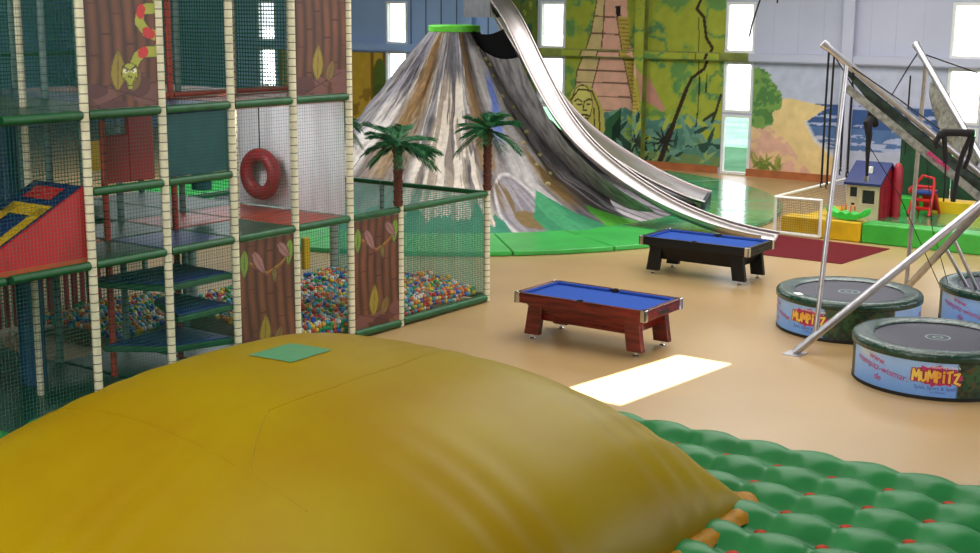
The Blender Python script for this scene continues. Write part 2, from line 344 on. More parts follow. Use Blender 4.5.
# ---- murals painted on the far wall
def mural(y0, y1, z0, z1, res, fn, nm='mural', parent=None, x=None):
    ny, nz = int((y1-y0)/res)+1, int((z1-z0)/res)+1
    Y, Zz = np.meshgrid(np.linspace(y0, y1, ny), np.linspace(z0, z1, nz), indexing='ij')
    cv = Canvas(Y, Zz, (0, 0, 0)); fn(cv)
    P = np.stack([np.full_like(Y, XW-.008 if x is None else x), Y, Zz], -1)
    return gridmesh(nm, P[::-1], cv.c[::-1], MT['paint'], parent)
W = lambda L: [on_wall(x, y) for x, y in L]
def jungle(c):
    n = fbm(c.X*1.1, c.Z*1.1, 3); n2 = fbm(c.X*2.6+9, c.Z*2.6, 5)
    base = np.array((158, 164, 54))[None, None]*(1-n2[..., None]*.3)+np.array((190, 190, 82))[None, None]*n2[..., None]*.3
    c.c = base
    cell = np.abs(fbm(c.X*.75+2, c.Z*.75+4, 11, 5)-.5)
    c.put(cell < .012, (84, 130, 88), .9); c.put((cell >= .012) & (cell < .032), (128, 156, 74), .8)
    c.put((n > .66), (92, 138, 80), .8); c.put((n > .61) & (n <= .66), (136, 160, 66), .7)
    # temple
    beige, pink = (212, 184, 128), (226, 170, 146)
    c.poly(W([(597, -25), (597, 0), (594, 17), (591, 33), (586, 49), (577, 71), (575, 90), (590, 110), (606, 52), (606, 0), (606, -25)]), beige)
    c.poly(W([(606, -25), (606, 0), (604, 17), (603, 33), (601, 52), (597, 69), (591, 90), (600, 108), (621, 124), (640, 124), (641, 69), (635, 50), (629, 45), (627, 0), (627, -25)]), pink)
    c.poly(W([(641, 69), (649, 78), (654, 87), (665, 109), (663, 112), (645, 100)]), (200, 140, 122))
    c.poly(W([(617, 17), (629, 17), (630, 52), (641, 80), (646, 121), (637, 124), (628, 80), (622, 50)]), (196, 168, 74))
    for k in range(26):
        t = k/25; x = 623+(640-623)*t; y = 20+(120-20)*t
        c.line(W([(x-4+t, y), (x+4+t, y+.6)]), .035, (140, 110, 50))
    for y, xa, xb in ((16, 594, 617), (33, 591, 619), (50, 586, 622), (70, 577, 626), (82, 576, 628), (96, 590, 630), (110, 602, 634)):
        c.line(W([(xa, y), (xb, y+1.5)]), .05, (120, 84, 66))
    c.line(W([(606, -20), (603, 33), (601, 52), (597, 69), (591, 92)]), .05, (110, 80, 60))
    c.line(W([(617, 17), (622, 50), (628, 80), (637, 124)]), .05, (130, 96, 66))
    c.line(W([(597, 0), (594, 17), (591, 33), (586, 49), (577, 71), (575, 90)]), .05, (110, 90, 50))
    c.poly(W([(615.5, 6), (620.5, 5.5), (621, 16), (616.5, 17)]), (34, 28, 24))
    # blue-green shrubs and dark undergrowth
    n3 = fbm(c.X*2.1, c.Z*2.1, 21)
    zlim = 1.25+.9*fbm(c.X*.9, c.X*0, 31)
    c.put((c.Z < zlim) & (n3 > .36), (112, 152, 130)); c.put((c.Z < zlim) & (n3 > .54), (84, 126, 112))
    c.put((c.Z < zlim*.55) & (n3 < .5), (48, 76, 62)); c.put((c.Z < .55) & (n3 > .48), (110, 134, 84))
    rl = random.Random(4)
    for k in range(70):
        y = rl.uniform(c.X.min(), c.X.max()); z = rl.uniform(.2, 1.5)
        c.leaf(y, z, rl.uniform(.35, .75), rl.uniform(.05, .1), rl.uniform(.3, 2.8), rl.choice([(92, 138, 110), (140, 164, 96), (48, 76, 62), (112, 152, 134), (170, 176, 76)]))
    # carved stone face
    st, dk = (218, 204, 112), (84, 68, 40)
    c.poly(W([(569, 108), (571, 92), (579, 85), (590, 86), (597, 95), (604, 112), (605, 132), (590, 140), (572, 128)]), (196, 178, 88))
    c.ell(*on_wall(582, 104), .42, .66, dk); c.ell(*on_wall(582, 104), .39, .62, st)
    c.line(W([(571, 100), (579, 89), (592, 91), (599, 108), (600, 132)]), .06, dk); c.line(W([(594, 108), (595, 132)]), .05, dk)
    c.line(W([(575, 101), (578, 99), (582, 101.5)]), .06, dk); c.line(W([(586, 101), (589, 99), (592, 100)]), .06, dk)
    c.line(W([(577, 104), (580, 105), (582, 104)]), .05, dk); c.line(W([(587, 104), (590, 104.5)]), .05, dk)
    c.line(W([(584.5, 101), (583, 110), (587, 110.5)]), .05, dk); c.line(W([(579, 116), (584, 114.5), (590, 116)]), .07, dk); c.line(W([(581, 118), (588, 118.5)]), .05, dk)
    c.poly(W([(606, 120), (619, 110), (622, 122), (612, 138), (604, 137)]), (52, 96, 60)); c.poly(W([(612, 128), (621, 115), (620, 137), (612, 140)]), (30, 52, 40))
    # leaning tree trunk, vines
    br_ = (58, 42, 30)
    c.line(W([(701, -20), (701, 0), (697, 9), (704, 17), (706.5, 38), (712.6, 48), (704, 69), (692, 78)]), .1, br_)
    c.line(W([(692, 78), (686.6, 89), (673, 125), (659.5, 163)]), [.11, .14, .19], br_)
    c.line(W([(699, 17), (699, 90)]), .03, br_); c.line(W([(700, 78), (698, 110), (696, 127)]), .04, br_); c.line(W([(707, 74), (706, 92)]), .04, br_)
    c.line(W([(721, 95), (716, 112), (704, 120)]), .09, (60, 54, 34)); c.line(W([(716, 112), (712, 122)]), .09, (60, 54, 34))
    y, z = on_wall(664, 141)
    for k in range(11): c.leaf(y, z, .5, .035, k*PI/5.5+.2, (40, 36, 32))
    y, z = on_wall(640, 142)
    for k in range(9): c.leaf(y, z, .42, .035, k*PI/5+.1, (44, 50, 44))
mural(5.13, 11.05, .2, 7.2, .03, jungle, parent=wr)
mural(7.87, 8.21, .24, 7.2, .03, jungle, parent=wr, x=XW-.304); mural(5.2, 11.07, 3.61, 3.8, .03, jungle, parent=wr, x=XW-.244)
def jungle_edge(c):
    n = fbm(c.X*2, c.Z*1.4, 8); c.c = np.array((96, 112, 44))*(.7+.6*n[..., None]); c.put(n > .58, (52, 84, 60)); c.put(n < .36, (140, 146, 60))
mural(12.2, 13.6, 1.0, 7.2, .05, jungle_edge, parent=wr)
def beach(c):
    c.c[:] = (182, 186, 204); n = fbm(c.X*2, c.Z*3, 2)
    c.poly(W([(820, 108), (850, 105), (900, 106), (950, 108), (950, 152), (880, 152), (826, 140), (806, 122)]), (170, 178, 206))
    wv = fbm(c.X*1.6, c.Z*9, 17)
    z0 = on_wall(850, 128)[1]
    sea = (c.X < on_wall(806, 115)[0]) & (c.Z < on_wall(850, 105)[1]) & (c.Z > on_wall(850, 150)[1])
    c.put(sea & (wv > .47), (84, 112, 156)); c.put(sea & (c.Z > z0) & (wv > .36), (62, 88, 136))
    c.poly(W([(772, 101), (789, 98), (828, 107), (806, 122), (815, 140), (838, 160), (852, 186), (780, 186), (769, 127)]), (224, 196, 138))
    c.poly(W([(753, 125), (770, 127), (788, 142), (800, 160), (822, 186), (745, 186)]), (214, 168, 146))
    c.put((n > .6) & (c.X > on_wall(838, 160)[0]) & (c.Z < 1.9), (226, 196, 140), .7)
    c.line(W([(806, 122), (815, 140), (838, 160)]), .12, (214, 212, 214), .7)
    for k, (x, y, r) in enumerate(((756, 84, .55), (757, 98, .62), (763, 92, .5), (768, 100, .42), (755, 114, .42), (764, 118, .35), (774, 97, .25))):
        a, z = on_wall(x, y); m = ((c.X-a)**2+(c.Z-z)**2) < (r*(.7+.6*fbm(c.X*5, c.Z*5, k)))**2; c.put(m, (118, 154, 78)); c.put(m & (fbm(c.X*4, c.Z*4, 40+k) > .55), (84, 126, 70))
    rl = random.Random(3)
    for k in range(26):
        a, z = on_wall(rl.uniform(750, 778), rl.uniform(166, 177)); c.leaf(a, z, rl.uniform(.3, .7), .05, rl.uniform(.7, 2.5), rl.choice([(130, 140, 62), (104, 120, 54), (160, 150, 80)]))
mural(-1.85, 4.09, .23, 3.56, .03, beach, parent=wr)
def canyon(c):
    c.c[:] = (196, 160, 60); f = np.sin(c.X*7+np.sin(c.X*2.3)*2); c.put(f > .7, (128, 100, 34)); c.put(f < -.6, (196, 162, 56))
    n = fbm(c.X*1.5, c.Z*1.5, 6); c.put(n > .66, (140, 110, 40), .7)
    c.ell(*on_wall(380, 80), .35, .8, (92, 110, 44)); c.ell(*on_wall(381, 92), .4, .3, (74, 96, 44))
mural(19.05, 24.6, 0.1, 3.5, .05, canyon, parent=wl)

# ================================================================== CLIMBING FRAME
S = 1.2; L1, L2, L3 = 1.931, 3.782, 5.63
cf = thing('play_tower', 'tall netted climbing frame with cream padded posts and green padded beams', 'climbing frame')
def post(k, y, z0, z1, m='post', r=.055, p=cf):
    b = MB(); b.tube([(0, 0, z0), (0, 0, z1)], r, 12); return b.build('post', MT[m], p, smooth='auto', loc=(k*S, y, 0))
def beam(a, c, m='beam', r=.055, nm='beam'):
    b = MB(); b.tube([a, c], r, 12); return b.build(nm, MT[m], cf, smooth='auto')
def net(o, u, v, U, V, m='net', cell=.048, w=.0038):
    b = MB(); b.net(o, u, v, U, V, cell, w); return b.build('net', MT[m], cf)
def slab(x0, x1, y0, y1, z, m, t=.1, nm='platform'):
    b = MB(); b.box((x0+.03, y0+.03, z-t), (x1-.03, y1-.03, z)); return b.build(nm, MT[m], cf, bevel=.02)
KS = list(range(-4, 5))
for k in KS:
    if k != -1: post(k, 0, 0, 7.2)
for k in KS:
    post(k, 1.2, 0, 7.2, 'postr' if k in (1, 2) else 'post', .045)
    post(k, 2.4, 0, 7.2, 'postg' if k > 0 else 'postw', .05)
for k in range(-4, 5, 1):
    post(k, 4.8, 0, 7.2, 'postg', .05)
for k in (5, 7): post(k, 0, 0, L1+.06, 'post')
for y in (2.4,): post(7, y, 0, L1+.03, 'postg', .045)
post(7, 3.6, 0, L1+.06, 'postw', .09); post(4, 3.6, 0, L1, 'postg', .09)
for k in KS[:-1]:
    x0, x1 = k*S+.05, (k+1)*S-.05
    for z in (L1, L2, L3): beam((x0, 0, z), (x1, 0, z))
    for z in (L1, L2): beam((x0, 2.4, z-.02), (x1, 2.4, z-.02), r=.05)
    beam((x0, 0, .07), (x1, 0, .07))
    for z in (L2+.55,): beam((x0, 4.8, z), (x1, 4.8, z), r=.03, nm='rail')
for k in (0, 1): beam((k*S+.05, 0, 2.84), (k*S+1.15, 0, 2.84))
for a, c in ((4, 5), (5, 7)):
    beam((a*S+.05, 0, L1), (c*S-.05, 0, L1)); beam((a*S+.05, 0, .09), (c*S-.05, 0, .07), r=.065)
beam((7*S, .05, L1), (7*S, 3.6, L1), r=.045); beam((7*S, .05, .09), (7*S, 3.6, .09), r=.06); beam((4*S, 3.6, L1), (7*S, 3.6, L1), r=.045); beam((4*S, 3.6, .09), (7*S, 3.6, .09), r=.06)
for k in KS:
    for z in (L1, L2): beam((k*S, .06, z-.02), (k*S, 4.8, z-.02), r=.05)
for k in (1, 2, 3): beam((k*S+.05, 1.2, L2+.08), (k*S+1.15, 1.2, L2+.08), 'beamr', .04)
# nets on the front face
for k in KS[:-1]:
    for z0, z1 in ((0.1, L1), (L1, L2), (L2, 7.2)):
        if (k, z0) in ((2, .1),) or (k in (0, 3) and z0 == L2): continue
        net((k*S, 0, z0), (1, 0, 0), (0, 0, 1), S, z1-z0)
net((5*S, 0, .1), (1, 0, 0), (0, 0, 1), 2*S, L1-.1, 'netl', w=.0045)
net((7*S, 0, .1), (0, 1, 0), (0, 0, 1), 3.6, L1-.1, 'nett', cell=.034, w=.014)
net((4*S, 3.6, .1), (1, 0, 0), (0, 0, 1), 3.6, L1-.1, 'net', w=.004)
# inner and rear nets
for k in KS[:-1]:
    for z0, z1 in ((.1, L1), (L1, L2), (L2, 7.2)):
        if z0 == L2 or k < 1: net((k*S, 2.4, z0), (1, 0, 0), (0, 0, 1), S, z1-z0, cell=.06, w=.005)
        net((k*S, 4.8, z0), (1, 0, 0), (0, 0, 1), S, z1-z0, cell=.06, w=.018 if z0 == L2 else .012)
for z0, z1 in ((L1, L2), (L2, 7.2)):
    net((4*S, 2.4 if z0 == L1 else 0, z0), (0, 1, 0), (0, 0, 1), 2.4 if z0 == L1 else 4.8, z1-z0, cell=.06, w=.008 if z0 == L1 else .02)
# platforms
for k in KS[:-1]:
    for j, (y0, y1) in enumerate(((0, 1.2), (1.2, 2.4), (2.4, 4.8))):
        m1 = 'matg'
        if k == 3 and j < 2: m1 = 'matr'
        if k == 2 and j == 1: m1 = 'matr'
        if k == 1 and j == 0: m1 = 'matb'
        if k == 0 and j == 1: m1 = 'mato'
        if not (k in (1,) and j == 2): slab(k*S, (k+1)*S, y0, y1, L1+.03, m1)
        m2 = {1: 'matb', 2: 'matr', 3: 'matr'}.get(k, 'matg')
        if not (k < 0 and j == 2): slab(k*S, (k+1)*S, y0, y1, L2+.03, m2)
slab(-4*S, 1*S, 0, 4.8, .06, 'matg', .06, 'floor_mat'); slab(1*S, 2*S, 0, 2.4, .06, 'matg', .06, 'floor_mat'); slab(2*S, 3*S, 0, 2.4, .06, 'matg', .06, 'floor_mat')
# grey sheet on the end wall of the upper cell, teal panel, red back rests
b = MB(); b.box((4*S-.06, .06, L1+.05), (4*S-.04, 2.36, L2-.08)); b.build('grey_side_sheet', MT['grey'], cf)
b = MB(); b.box((1*S+.06, .02, 2.9), (2*S-.06, .035, L2-.07)); b.build('teal_panel', MT['teal'], cf)
b = MB(); b.box((1.32, 1.3, 2.7), (1.74, 1.36, 3.36)); b.box((1.7, 1.29, 2.7), (2.14, 1.37, 3.66)); b.build('red_back_rest', MT['red'], cf, bevel=.02)
b = MB(); b.box((3.02*S, 4.7, 2.4), (3.3*S, 4.76, 2.9)); b.build('yellow_padded_panel', MT['yel'], cf, bevel=.02)
b = MB(); b.box((7.36, 3.4, .32), (7.52, 3.5, .92)); b.build('yellow_padded_upright', MT['yel'], cf, bevel=.02)
# sloping padded wedge with red cheek and yellow bracket shape
b = MB(); b.prism([(-1.25, .06, L1+.05), (-.0, .06, L1+.05), (-.0, .06, L1+.98), (-1.25, .06, L1+.34)], (0, .05, 0)); wd = b.build('red_wedge_cheek', MT['red'], cf)
b = MB(); b.prism([(-1.25, .115, L1+.05), (-.0, .115, L1+.05), (-.0, .115, L1+.98), (-1.25, .115, L1+.34)], (0, .95, 0)); rp = b.build('blue_padded_ramp', MT['roofb'], cf)
def ramp_pt(s, y, h=.012): return (-1.25+1.25*s-h*.6, .115+y, L1+.34+.64*s+h)
def ramp_quad(b, s0, s1, y0, y1): b.add([ramp_pt(s0, y0), ramp_pt(s1, y0), ramp_pt(s1, y1), ramp_pt(s0, y1)], [(0, 1, 2, 3)])
b = MB(); ramp_quad(b, .02, .62, .02, .2); ramp_quad(b, .02, .62, .6, .78); ramp_quad(b, .5, .66, .02, .78); b.build('yellow_shape', MT['yel'], rp)
b = MB(); ramp_quad(b, .74, .92, .2, .75); b.build('red_shape', MT['red'], rp)
b = MB(); b.box((-1.25, .045, L1+.03), (-.0, .059, L1+.1)); b.build('orange_edge', MT['mato'], cf)
# corner stair platforms
for z, P in ((1.48, [(.75, 1.15), (1.2, .02), (2.36, .02), (2.36, 1.15)]), (1.03, [(1.35, .02), (2.36, .02), (2.36, 1.15), (1.9, 1.15)]), (.55, [(.95, 1.1), (1.5, .3), (2.36, .02), (2.36, 1.2)])):
    b = MB(); b.prism([(x, y, z-.1) for x, y in P], (0, 0, .09)); st = b.build('stair_platform', MT['beam'], cf, bevel=.02)
    b = MB(); cx = sum(p[0] for p in P)/len(P); cy = sum(p[1] for p in P)/len(P)
    b.prism([(cx+(x-cx)*.93, cy+(y-cy)*.93, z-.008) for x, y in P], (0, 0, .014)); b.build('blue_top_pad', MT['matb'], st)
# fat padded columns
for x, y, z0, z1, r, m in ((.3, 1.75, .06, L1-.1, .17, 'postb'), (.9, 2.9, L1, L2-.1, .15, 'postb'), (3.55, 1.9, 2.35, L2-.1, .15, 'teal')):
    b = MB(); b.tube([(x, y, z0), (x, y, z1)], r, 20); b.build('padded_column', MT[m], cf, smooth='auto')
b = MB(); b.tube([(.55, 1.35, L1+.25), (.55, 2.35, L1+.25)], .24, 20); b.build('padded_roller', MT['grey'], cf, smooth='auto')
# slatted screen at the rear of the ball pool
b = MB()
for i in range(16): b.box((1*S+i*.16, 4.6, .1), (1*S+i*.16+.085, 4.63, L1-.3))
b.build('slatted_screen', MT['dred'], cf)
# swing ring
def torus(c, R, r, nR=28, nr=12):
    b = MB(); b.tube([(c[0], c[1]+R*math.cos(2*PI*i/nR), c[2]+R*math.sin(2*PI*i/nR)*1.0) for i in range(nR)], r, nr, closed=True); return b
rg = thing('swing_ring', 'red padded ring swing hanging in front of the grey sheet', 'swing', (4.5, 1.6, 2.52))
torus((0, 0, 0), .3, .11).build('ring', MT['ringred'], rg, smooth=True)
b = MB(); b.tube([(0, 0, .4), (0, 0, L2-2.54-.1)], .012, 6); b.build('rope', MT['rope'], rg)

# printed bamboo panels
def bamboo(c, w, h, seed, top, snake):
    x, z = c.X, c.Z; nb = 6
    sh = (x/w*nb+.25*np.sin(z*2.2+seed)) % 1
    tone = .62+.5*np.sin(np.clip(sh, 0, 1)*PI)
    n = fbm(x*6, z*2, seed)
    c.c = np.array((98, 60, 40))*tone[..., None]*(.8+.4*n[..., None])
    idx = np.floor(x/w*nb+.25*np.sin(z*2.2+seed))
    jz = (z+idx*.37+seed*.2) % .62; c.put(jz < .02, (70, 36, 26)); c.put(sh < .05, (58, 30, 24), .8)
    rl = random.Random(seed)
    for k in range(7):
        c.ell(rl.uniform(0, w), rl.uniform(0, .28), rl.uniform(.12, .3), rl.uniform(.07, .16), rl.choice([(112, 72, 66), (96, 56, 52), (132, 84, 66), (84, 48, 46)]))
        if k % 2: c.line([(rl.uniform(0, w), .05), (rl.uniform(0, w), .3)], .012, (56, 32, 30))
    c.leaf(w*.42, .22, .5, .1, 1.5, (146, 128, 44), (92, 76, 30)); c.leaf(w*.62, .2, .32, .08, 1.15, (120, 96, 50), (80, 62, 34))
    if top:
        zt = h-.22
        c.line([(0, zt), (w*.25, zt-.14), (w*.5, zt-.3), (w*.75, zt-.2), (w, zt+.02)], .05, (118, 78, 36)); c.line([(0, zt+.02), (w*.25, zt-.12), (w*.5, zt-.28), (w*.75, zt-.18), (w, zt+.04)], .018, (166, 118, 56))
        c.leaf(w*.1, zt+.1, .4, .075, -1.6, (116, 146, 58), (60, 70, 34)); c.leaf(w*.93, zt+.15, .4, .07, -1.7, (120, 150, 58), (60, 70, 34))
        c.leaf(w*.25, zt+.06, .42, .075, -1.0, (150, 110, 104), (84, 50, 48)); c.leaf(w*.7, zt+.12, .34, .07, -.8, (150, 110, 104), (84, 50, 48)); c.leaf(w*.62, zt-.22, .24, .045, -1.5, (110, 100, 50), (60, 50, 34))
    if snake:
        gr, rd = (164, 170, 60), (196, 44, 44)
        body = [(w*.72, 2.4), (w*.76, 1.9), (w*1.02, 1.75), (w*1.04, 1.22), (w*.8, 1.2), (w*.76, 1.05), (w*.86, .92), (w*1.04, .86), (w*1.04, .68), (w*.82, .68), (w*.72, .62), (w*.65, .5)]
        c.line(body, .155, (70, 50, 30)); c.line(body, .13, gr)
        for i in (2, 4, 6, 7, 9): (a, z1), (d, z2) = body[i], body[min(i+1, len(body)-1)]; c.line([(a, z1), (a+(d-a)*.35, z1+(z2-z1)*.35)], .13, rd)
        hx, hz = w*.6, .42
        c.ell(hx, hz, .135, .13, (70, 50, 30)); c.ell(hx, hz, .12, .118, gr); c.poly([(hx-.115, hz-.03), (hx+.115, hz-.03), (hx+.02, hz-.2), (hx-.02, hz-.2)], gr)
        c.line([(hx-.09, hz-.06), (hx-.03, hz-.15), (hx+.03, hz-.15), (hx+.09, hz-.05)], .016, (60, 50, 24))
        for s in (-1, 1): c.ell(hx+s*.06, hz+.03, .045, .03, (235, 228, 190)); c.line([(hx+s*.11, hz+.085), (hx+s*.015, hz+.04)], .02, (50, 40, 20)); c.ell(hx+s*.05, hz+.025, .014, .014, (20, 20, 16))
        c.line([(hx-.02, hz-.04), (hx+.02, hz-.05)], .018, (70, 60, 30))
def printed(k, z0, z1, seed, top, snake=False, y=-.01, label=None):
    w, h = S-.1, z1-z0; nx, nz = int(w/.012), int(h/.012)
    X, Z = np.meshgrid(np.linspace(0, w, nx), np.linspace(0, h, nz), indexing='ij')
    c = Canvas(X, Z, (0, 0, 0)); bamboo(c, w, h, seed, top, snake)
    P = np.stack([X+k*S+.05, np.full_like(X, y), Z+z0], -1)
    o = gridmesh('printed_panel', P, c.c, MT['panel'], cf)
    if label: o['label'] = label
printed(0, L2+.06, 6.6, 3, False, True, label='brown bamboo print panel with a green and red snake')
printed(3, L2+.06, 6.6, 9, False)
printed(2, .06, L1-.06, 5, True); printed(4, .1, L1-.06, 12, True)

# ================================================================== BALL POOL
def sstep0(t): t = min(1, max(0, t)); return t*t*(3-2*t)
def heap_z(x, y):
    return .29-.12*sstep0((y-2.2)/.5)+.09*np.exp(-((x-5.2)/1.3)**2-((y-1.2)/1.3)**2)+.05*np.sin(x*2.1)*np.cos(y*2.7)
BR = .042
pts = []
def inpool(x, y): return (4*S-1.1 < x < 7*S-.12 and .1 < y < 3.5) or (1.95*S < x < 4*S and 2.5 < y < 4.6)
sp = .083; row = 0; y = .1
while y < 4.6:
    x = 1.3*S+(row % 2)*sp/2
    while x < 7*S-.1:
        if inpool(x, y):
            z = float(heap_z(x, y)); jx, jy = random.uniform(-.012, .012), random.uniform(-.012, .012)
            pts.append((x+jx, y+jy, z+random.uniform(-.02, .02)))
            if y < .3 and x > 3*S:
                zz = z-.07
                while zz > .12: pts.append((x+random.uniform(-.01, .01), y+random.uniform(-.01, .01), zz)); zz -= .072
            elif random.random() < .12: pts.append((x+.04, y+.02, z+.06))
        x += sp
    y += sp*.87; row += 1
for i in range(90):                               # balls in the gap behind the printed panels
    pass
BC = [('red', (205, 40, 40)), ('blue', (40, 80, 190)), ('yellow', (235, 200, 50)), ('green', (40, 150, 80)), ('white', (225, 225, 220)), ('orange', (235, 130, 50)), ('turquoise', (70, 170, 190))]
BM = {n: mat(n+'_ball_plastic', c, .35, 0, .05, 5) for n, c in BC}
bm = bmesh.new(); bmesh.ops.create_icosphere(bm, subdivisions=2, radius=BR)
SV = np.array([v.co[:] for v in bm.verts]); SF = [[v.index for v in f.verts] for f in bm.faces]; bm.free(); SF = np.array(SF)
seen = lambda q: (3*S+.12 < q[0]-.55*q[1] < 4*S-.05) or (5*S+.1 < q[0] < 7*S)
order = sorted(range(len(pts)), key=lambda i: (0 if (seen(pts[i]) and pts[i][1] < 2.2) else 1, (pts[i][0]-CAM[0])**2+(pts[i][1]-CAM[1])**2))
near = order[:300]; rest = order[300:]
protos = {}
for i in near:
    n, c = random.choice(BC)
    if n not in protos:
        me = bpy.data.meshes.new('pool_ball'); me.from_pydata([tuple(v) for v in SV], [], [tuple(map(int, f)) for f in SF]); me.materials.append(BM[n])
        me.polygons.foreach_set('use_smooth', [True]*len(me.polygons)); protos[n] = me
    o = bpy.data.objects.new('pool_ball', protos[n]); COL.objects.link(o); o.location = pts[i]
    tag(o, 'small %s plastic ball lying in the netted ball pool' % n, 'ball', 'balls in the ball pool')
R = np.array([pts[i] for i in rest]); n = len(R)
V = (SV[None]+R[:, None]).reshape(-1, 3); Fc = (SF[None]+(np.arange(n)*len(SV))[:, None, None]).reshape(-1, 3)
me = bpy.data.meshes.new('pool_balls'); me.vertices.add(len(V)); me.vertices.foreach_set('co', V.reshape(-1).astype(np.float32))
me.loops.add(Fc.size); me.loops.foreach_set('vertex_index', Fc.reshape(-1).astype(np.int32)); me.polygons.add(len(Fc)); me.polygons.foreach_set('loop_start', np.arange(0, Fc.size, 3, dtype=np.int32))
for nme, _ in BC: me.materials.append(BM[nme])
me.update(calc_edges=True); me.polygons.foreach_set('material_index', np.repeat(rng.integers(0, len(BC), n), len(SF)).astype(np.int32)); me.polygons.foreach_set('use_smooth', [True]*len(Fc))
o = bpy.data.objects.new('pool_balls', me); COL.objects.link(o); tag(o, 'colourful plastic balls filling the rest of the netted ball pool', 'balls', kind='stuff')
for x, y, m, n_ in ((4.62, .95, 'redp', 'larger red ball lying on the small balls of the pool'), (4.38, 1.05, 'dgreenw', 'larger green ball lying on the small balls of the pool'), (6.55, .5, 'roofb', 'larger blue ball lying on the small balls near the pool front')):
    b = bmesh.new(); bmesh.ops.create_uvsphere(b, u_segments=20, v_segments=12, radius=.085); me = bpy.data.meshes.new('large_ball'); b.to_mesh(me); b.free(); me.materials.append(MT[m]); me.polygons.foreach_set('use_smooth', [True]*len(me.polygons))
    o = bpy.data.objects.new('large_ball', me); COL.objects.link(o); o.location = (x, y, float(heap_z(x, y))+.11); tag(o, n_, 'ball')

# ================================================================== PALMS on the posts
def palm(loc, h, R, seed, label, hang):
    rl = random.Random(seed); t = thing('palm_tree', label, 'artificial palm', loc)
    b = MB(); prof = []
    n = 12
    for i in range(n+1):
        z = h*i/n; prof += [(.075+.012*(i % 2)+(.02 if i > n-2 else 0), z), (.066, z+.01)]
    prof = [(0.001, 0)]+prof+[(.001, h+.02)]
    b.lathe(prof, n=14); b.build('trunk', MT['trunk'], t, smooth=True)
    for k in range(20):
        a = 2*PI*k/20+rl.uniform(-.2, .2); L = R*rl.uniform(.8, 1.1); el = rl.uniform(.1, .9) if k % 3 else rl.uniform(-.35, .1)
        f = MB(); m = 14; spine = []
        for i in range(m+1):
            s = i/m; rr = L*s*math.cos(el)*(1-.1*s); zz = h+L*(s*math.sin(el)-hang*s*s*1.05)
            spine.append(Vector((rr*math.cos(a), rr*math.sin(a), zz)))
        f.tube(spine, [.009*(1-.7*i/m) for i in range(m+1)], 5)
        side = Vector((-math.sin(a), math.cos(a), 0))
        for i in range(1, m+1):
            for sgn in (-1, 1):
                for q in (0, .5):
                    if i == m and q: continue
                    p = spine[i].lerp(spine[min(i+1, m)], q); d = (spine[min(i+1, m)]-spine[i-1]).normalized()
                    l = L*.5*math.sin(PI*(.22+.62*(i+q)/m)); tip = p+(side*sgn*.6+d*.85+Vector((0, 0, -.16+rl.uniform(-.12, .12)))).normalized()*l
                    w = d*.009
                    f.add([p-w, p+w, p.lerp(tip, .55)+w*.9+Vector((0, 0, .01)), tip, p.lerp(tip, .5)-w*.9], [(0, 1, 2, 3, 4)])
        f.build('frond', MT['frond'], t)
    return t
palm((5.95, 0, L1+.06), .98, .68, 1, 'artificial palm with drooping fronds on the middle low post of ball pool', .3)
palm((8.4, 0, L1+.06), 1.06, .62, 2, 'artificial palm on the outer front corner post of the ball pool', .32)
palm((8.4, 3.6, L1+.06), 1.0, .62, 3, 'artificial palm half hidden behind the tall cream post, at the pool rear', .5)

# ================================================================== VOLCANO
VA = (18.58, 8.39)
def sstep(a, b_, x): t = np.clip((x-a)/(b_-a), 0, 1); return t*t*(3-2*t)
nz = 210
TH, T = np.meshgrid(np.radians(np.concatenate([np.linspace(-70, 140, 160), np.linspace(140.2, 290, 900)])), np.linspace(0, 1, nz), indexing='ij')
Zp = np.array([0.02, .12, .3, .9, 2.17, 3.22, 4.6]); Rp = np.array([6.75, 6.2, 5.4, 4.0, 2.5, 1.62, .62])
z = .02+4.58*T**1.25
rad = np.interp(z, Zp, Rp)
k8 = PI/4; a0 = math.radians(221)
dth = ((TH-a0+k8/2) % k8)-k8/2
octf = math.cos(k8/2)/np.cos(dth)/math.cos(k8/2)*.99
w = np.clip((5.0-z)/5.0, 0, 1)
rad = rad*(1+(octf-1)*w)
rad = rad+(fbm(TH*9, z*1.2, 4)-.5)*.3*np.clip(z*1.4, 0, 1)*np.clip((4.6-z), 0, 1)
rad = rad+.1*np.sin(TH*16+1)*np.clip(z, 0, 1)*np.clip(4.6-z, 0, 1)
P = np.stack([VA[0]+rad*np.cos(TH), VA[1]+rad*np.sin(TH), z], -1)
deg = np.degrees(TH) % 360
warp = fbm(TH*7, z*.9, 9)
st = fbm(TH*12+warp*1.2, z*.5, 1, 6); st2 = fbm(TH*34+warp, z*1.0, 2, 6); bl_ = fbm(TH*4.5, z*.8, 3, 4); st3 = fbm(TH*18+warp*2, z*.4, 12, 6)
def sharp(n, k=2.2): return np.clip((n-.5)*k+.5, 0, 1)
st, st2, st3 = sharp(st, 1.5), sharp(st2, 1.7), sharp(st3, 1.5)
colr = np.zeros(P.shape); colr[:] = (98, 90, 92)
def blend(m, col, a=1.):
    m = np.clip(m, 0, 1)[..., None]*a; colr[:] = colr*(1-m)+np.array(col)*m
def ss(x, a, b): return sstep(a, b, x)
def band(x, a, b, f): return ss(x, a-f, a+f)*(1-ss(x, b-f, b+f))
blend(ss(st, .5, .62), (82, 76, 84)); blend(ss(.45-st, 0, .1), (138, 128, 126)); blend(ss(bl_, .52, .66), (98, 90, 104), .8)
blend(ss(st2, .55, .7), (92, 82, 86), .7); blend(ss(.42-st2, 0, .1), (158, 148, 142), .5)
# left flank: grey and white streaks
blend(band(deg, 160, 174, 3)*ss(.56-st3, 0, .1)*(1-ss(z, 2.6, 3.2)), (214, 202, 194), .9)
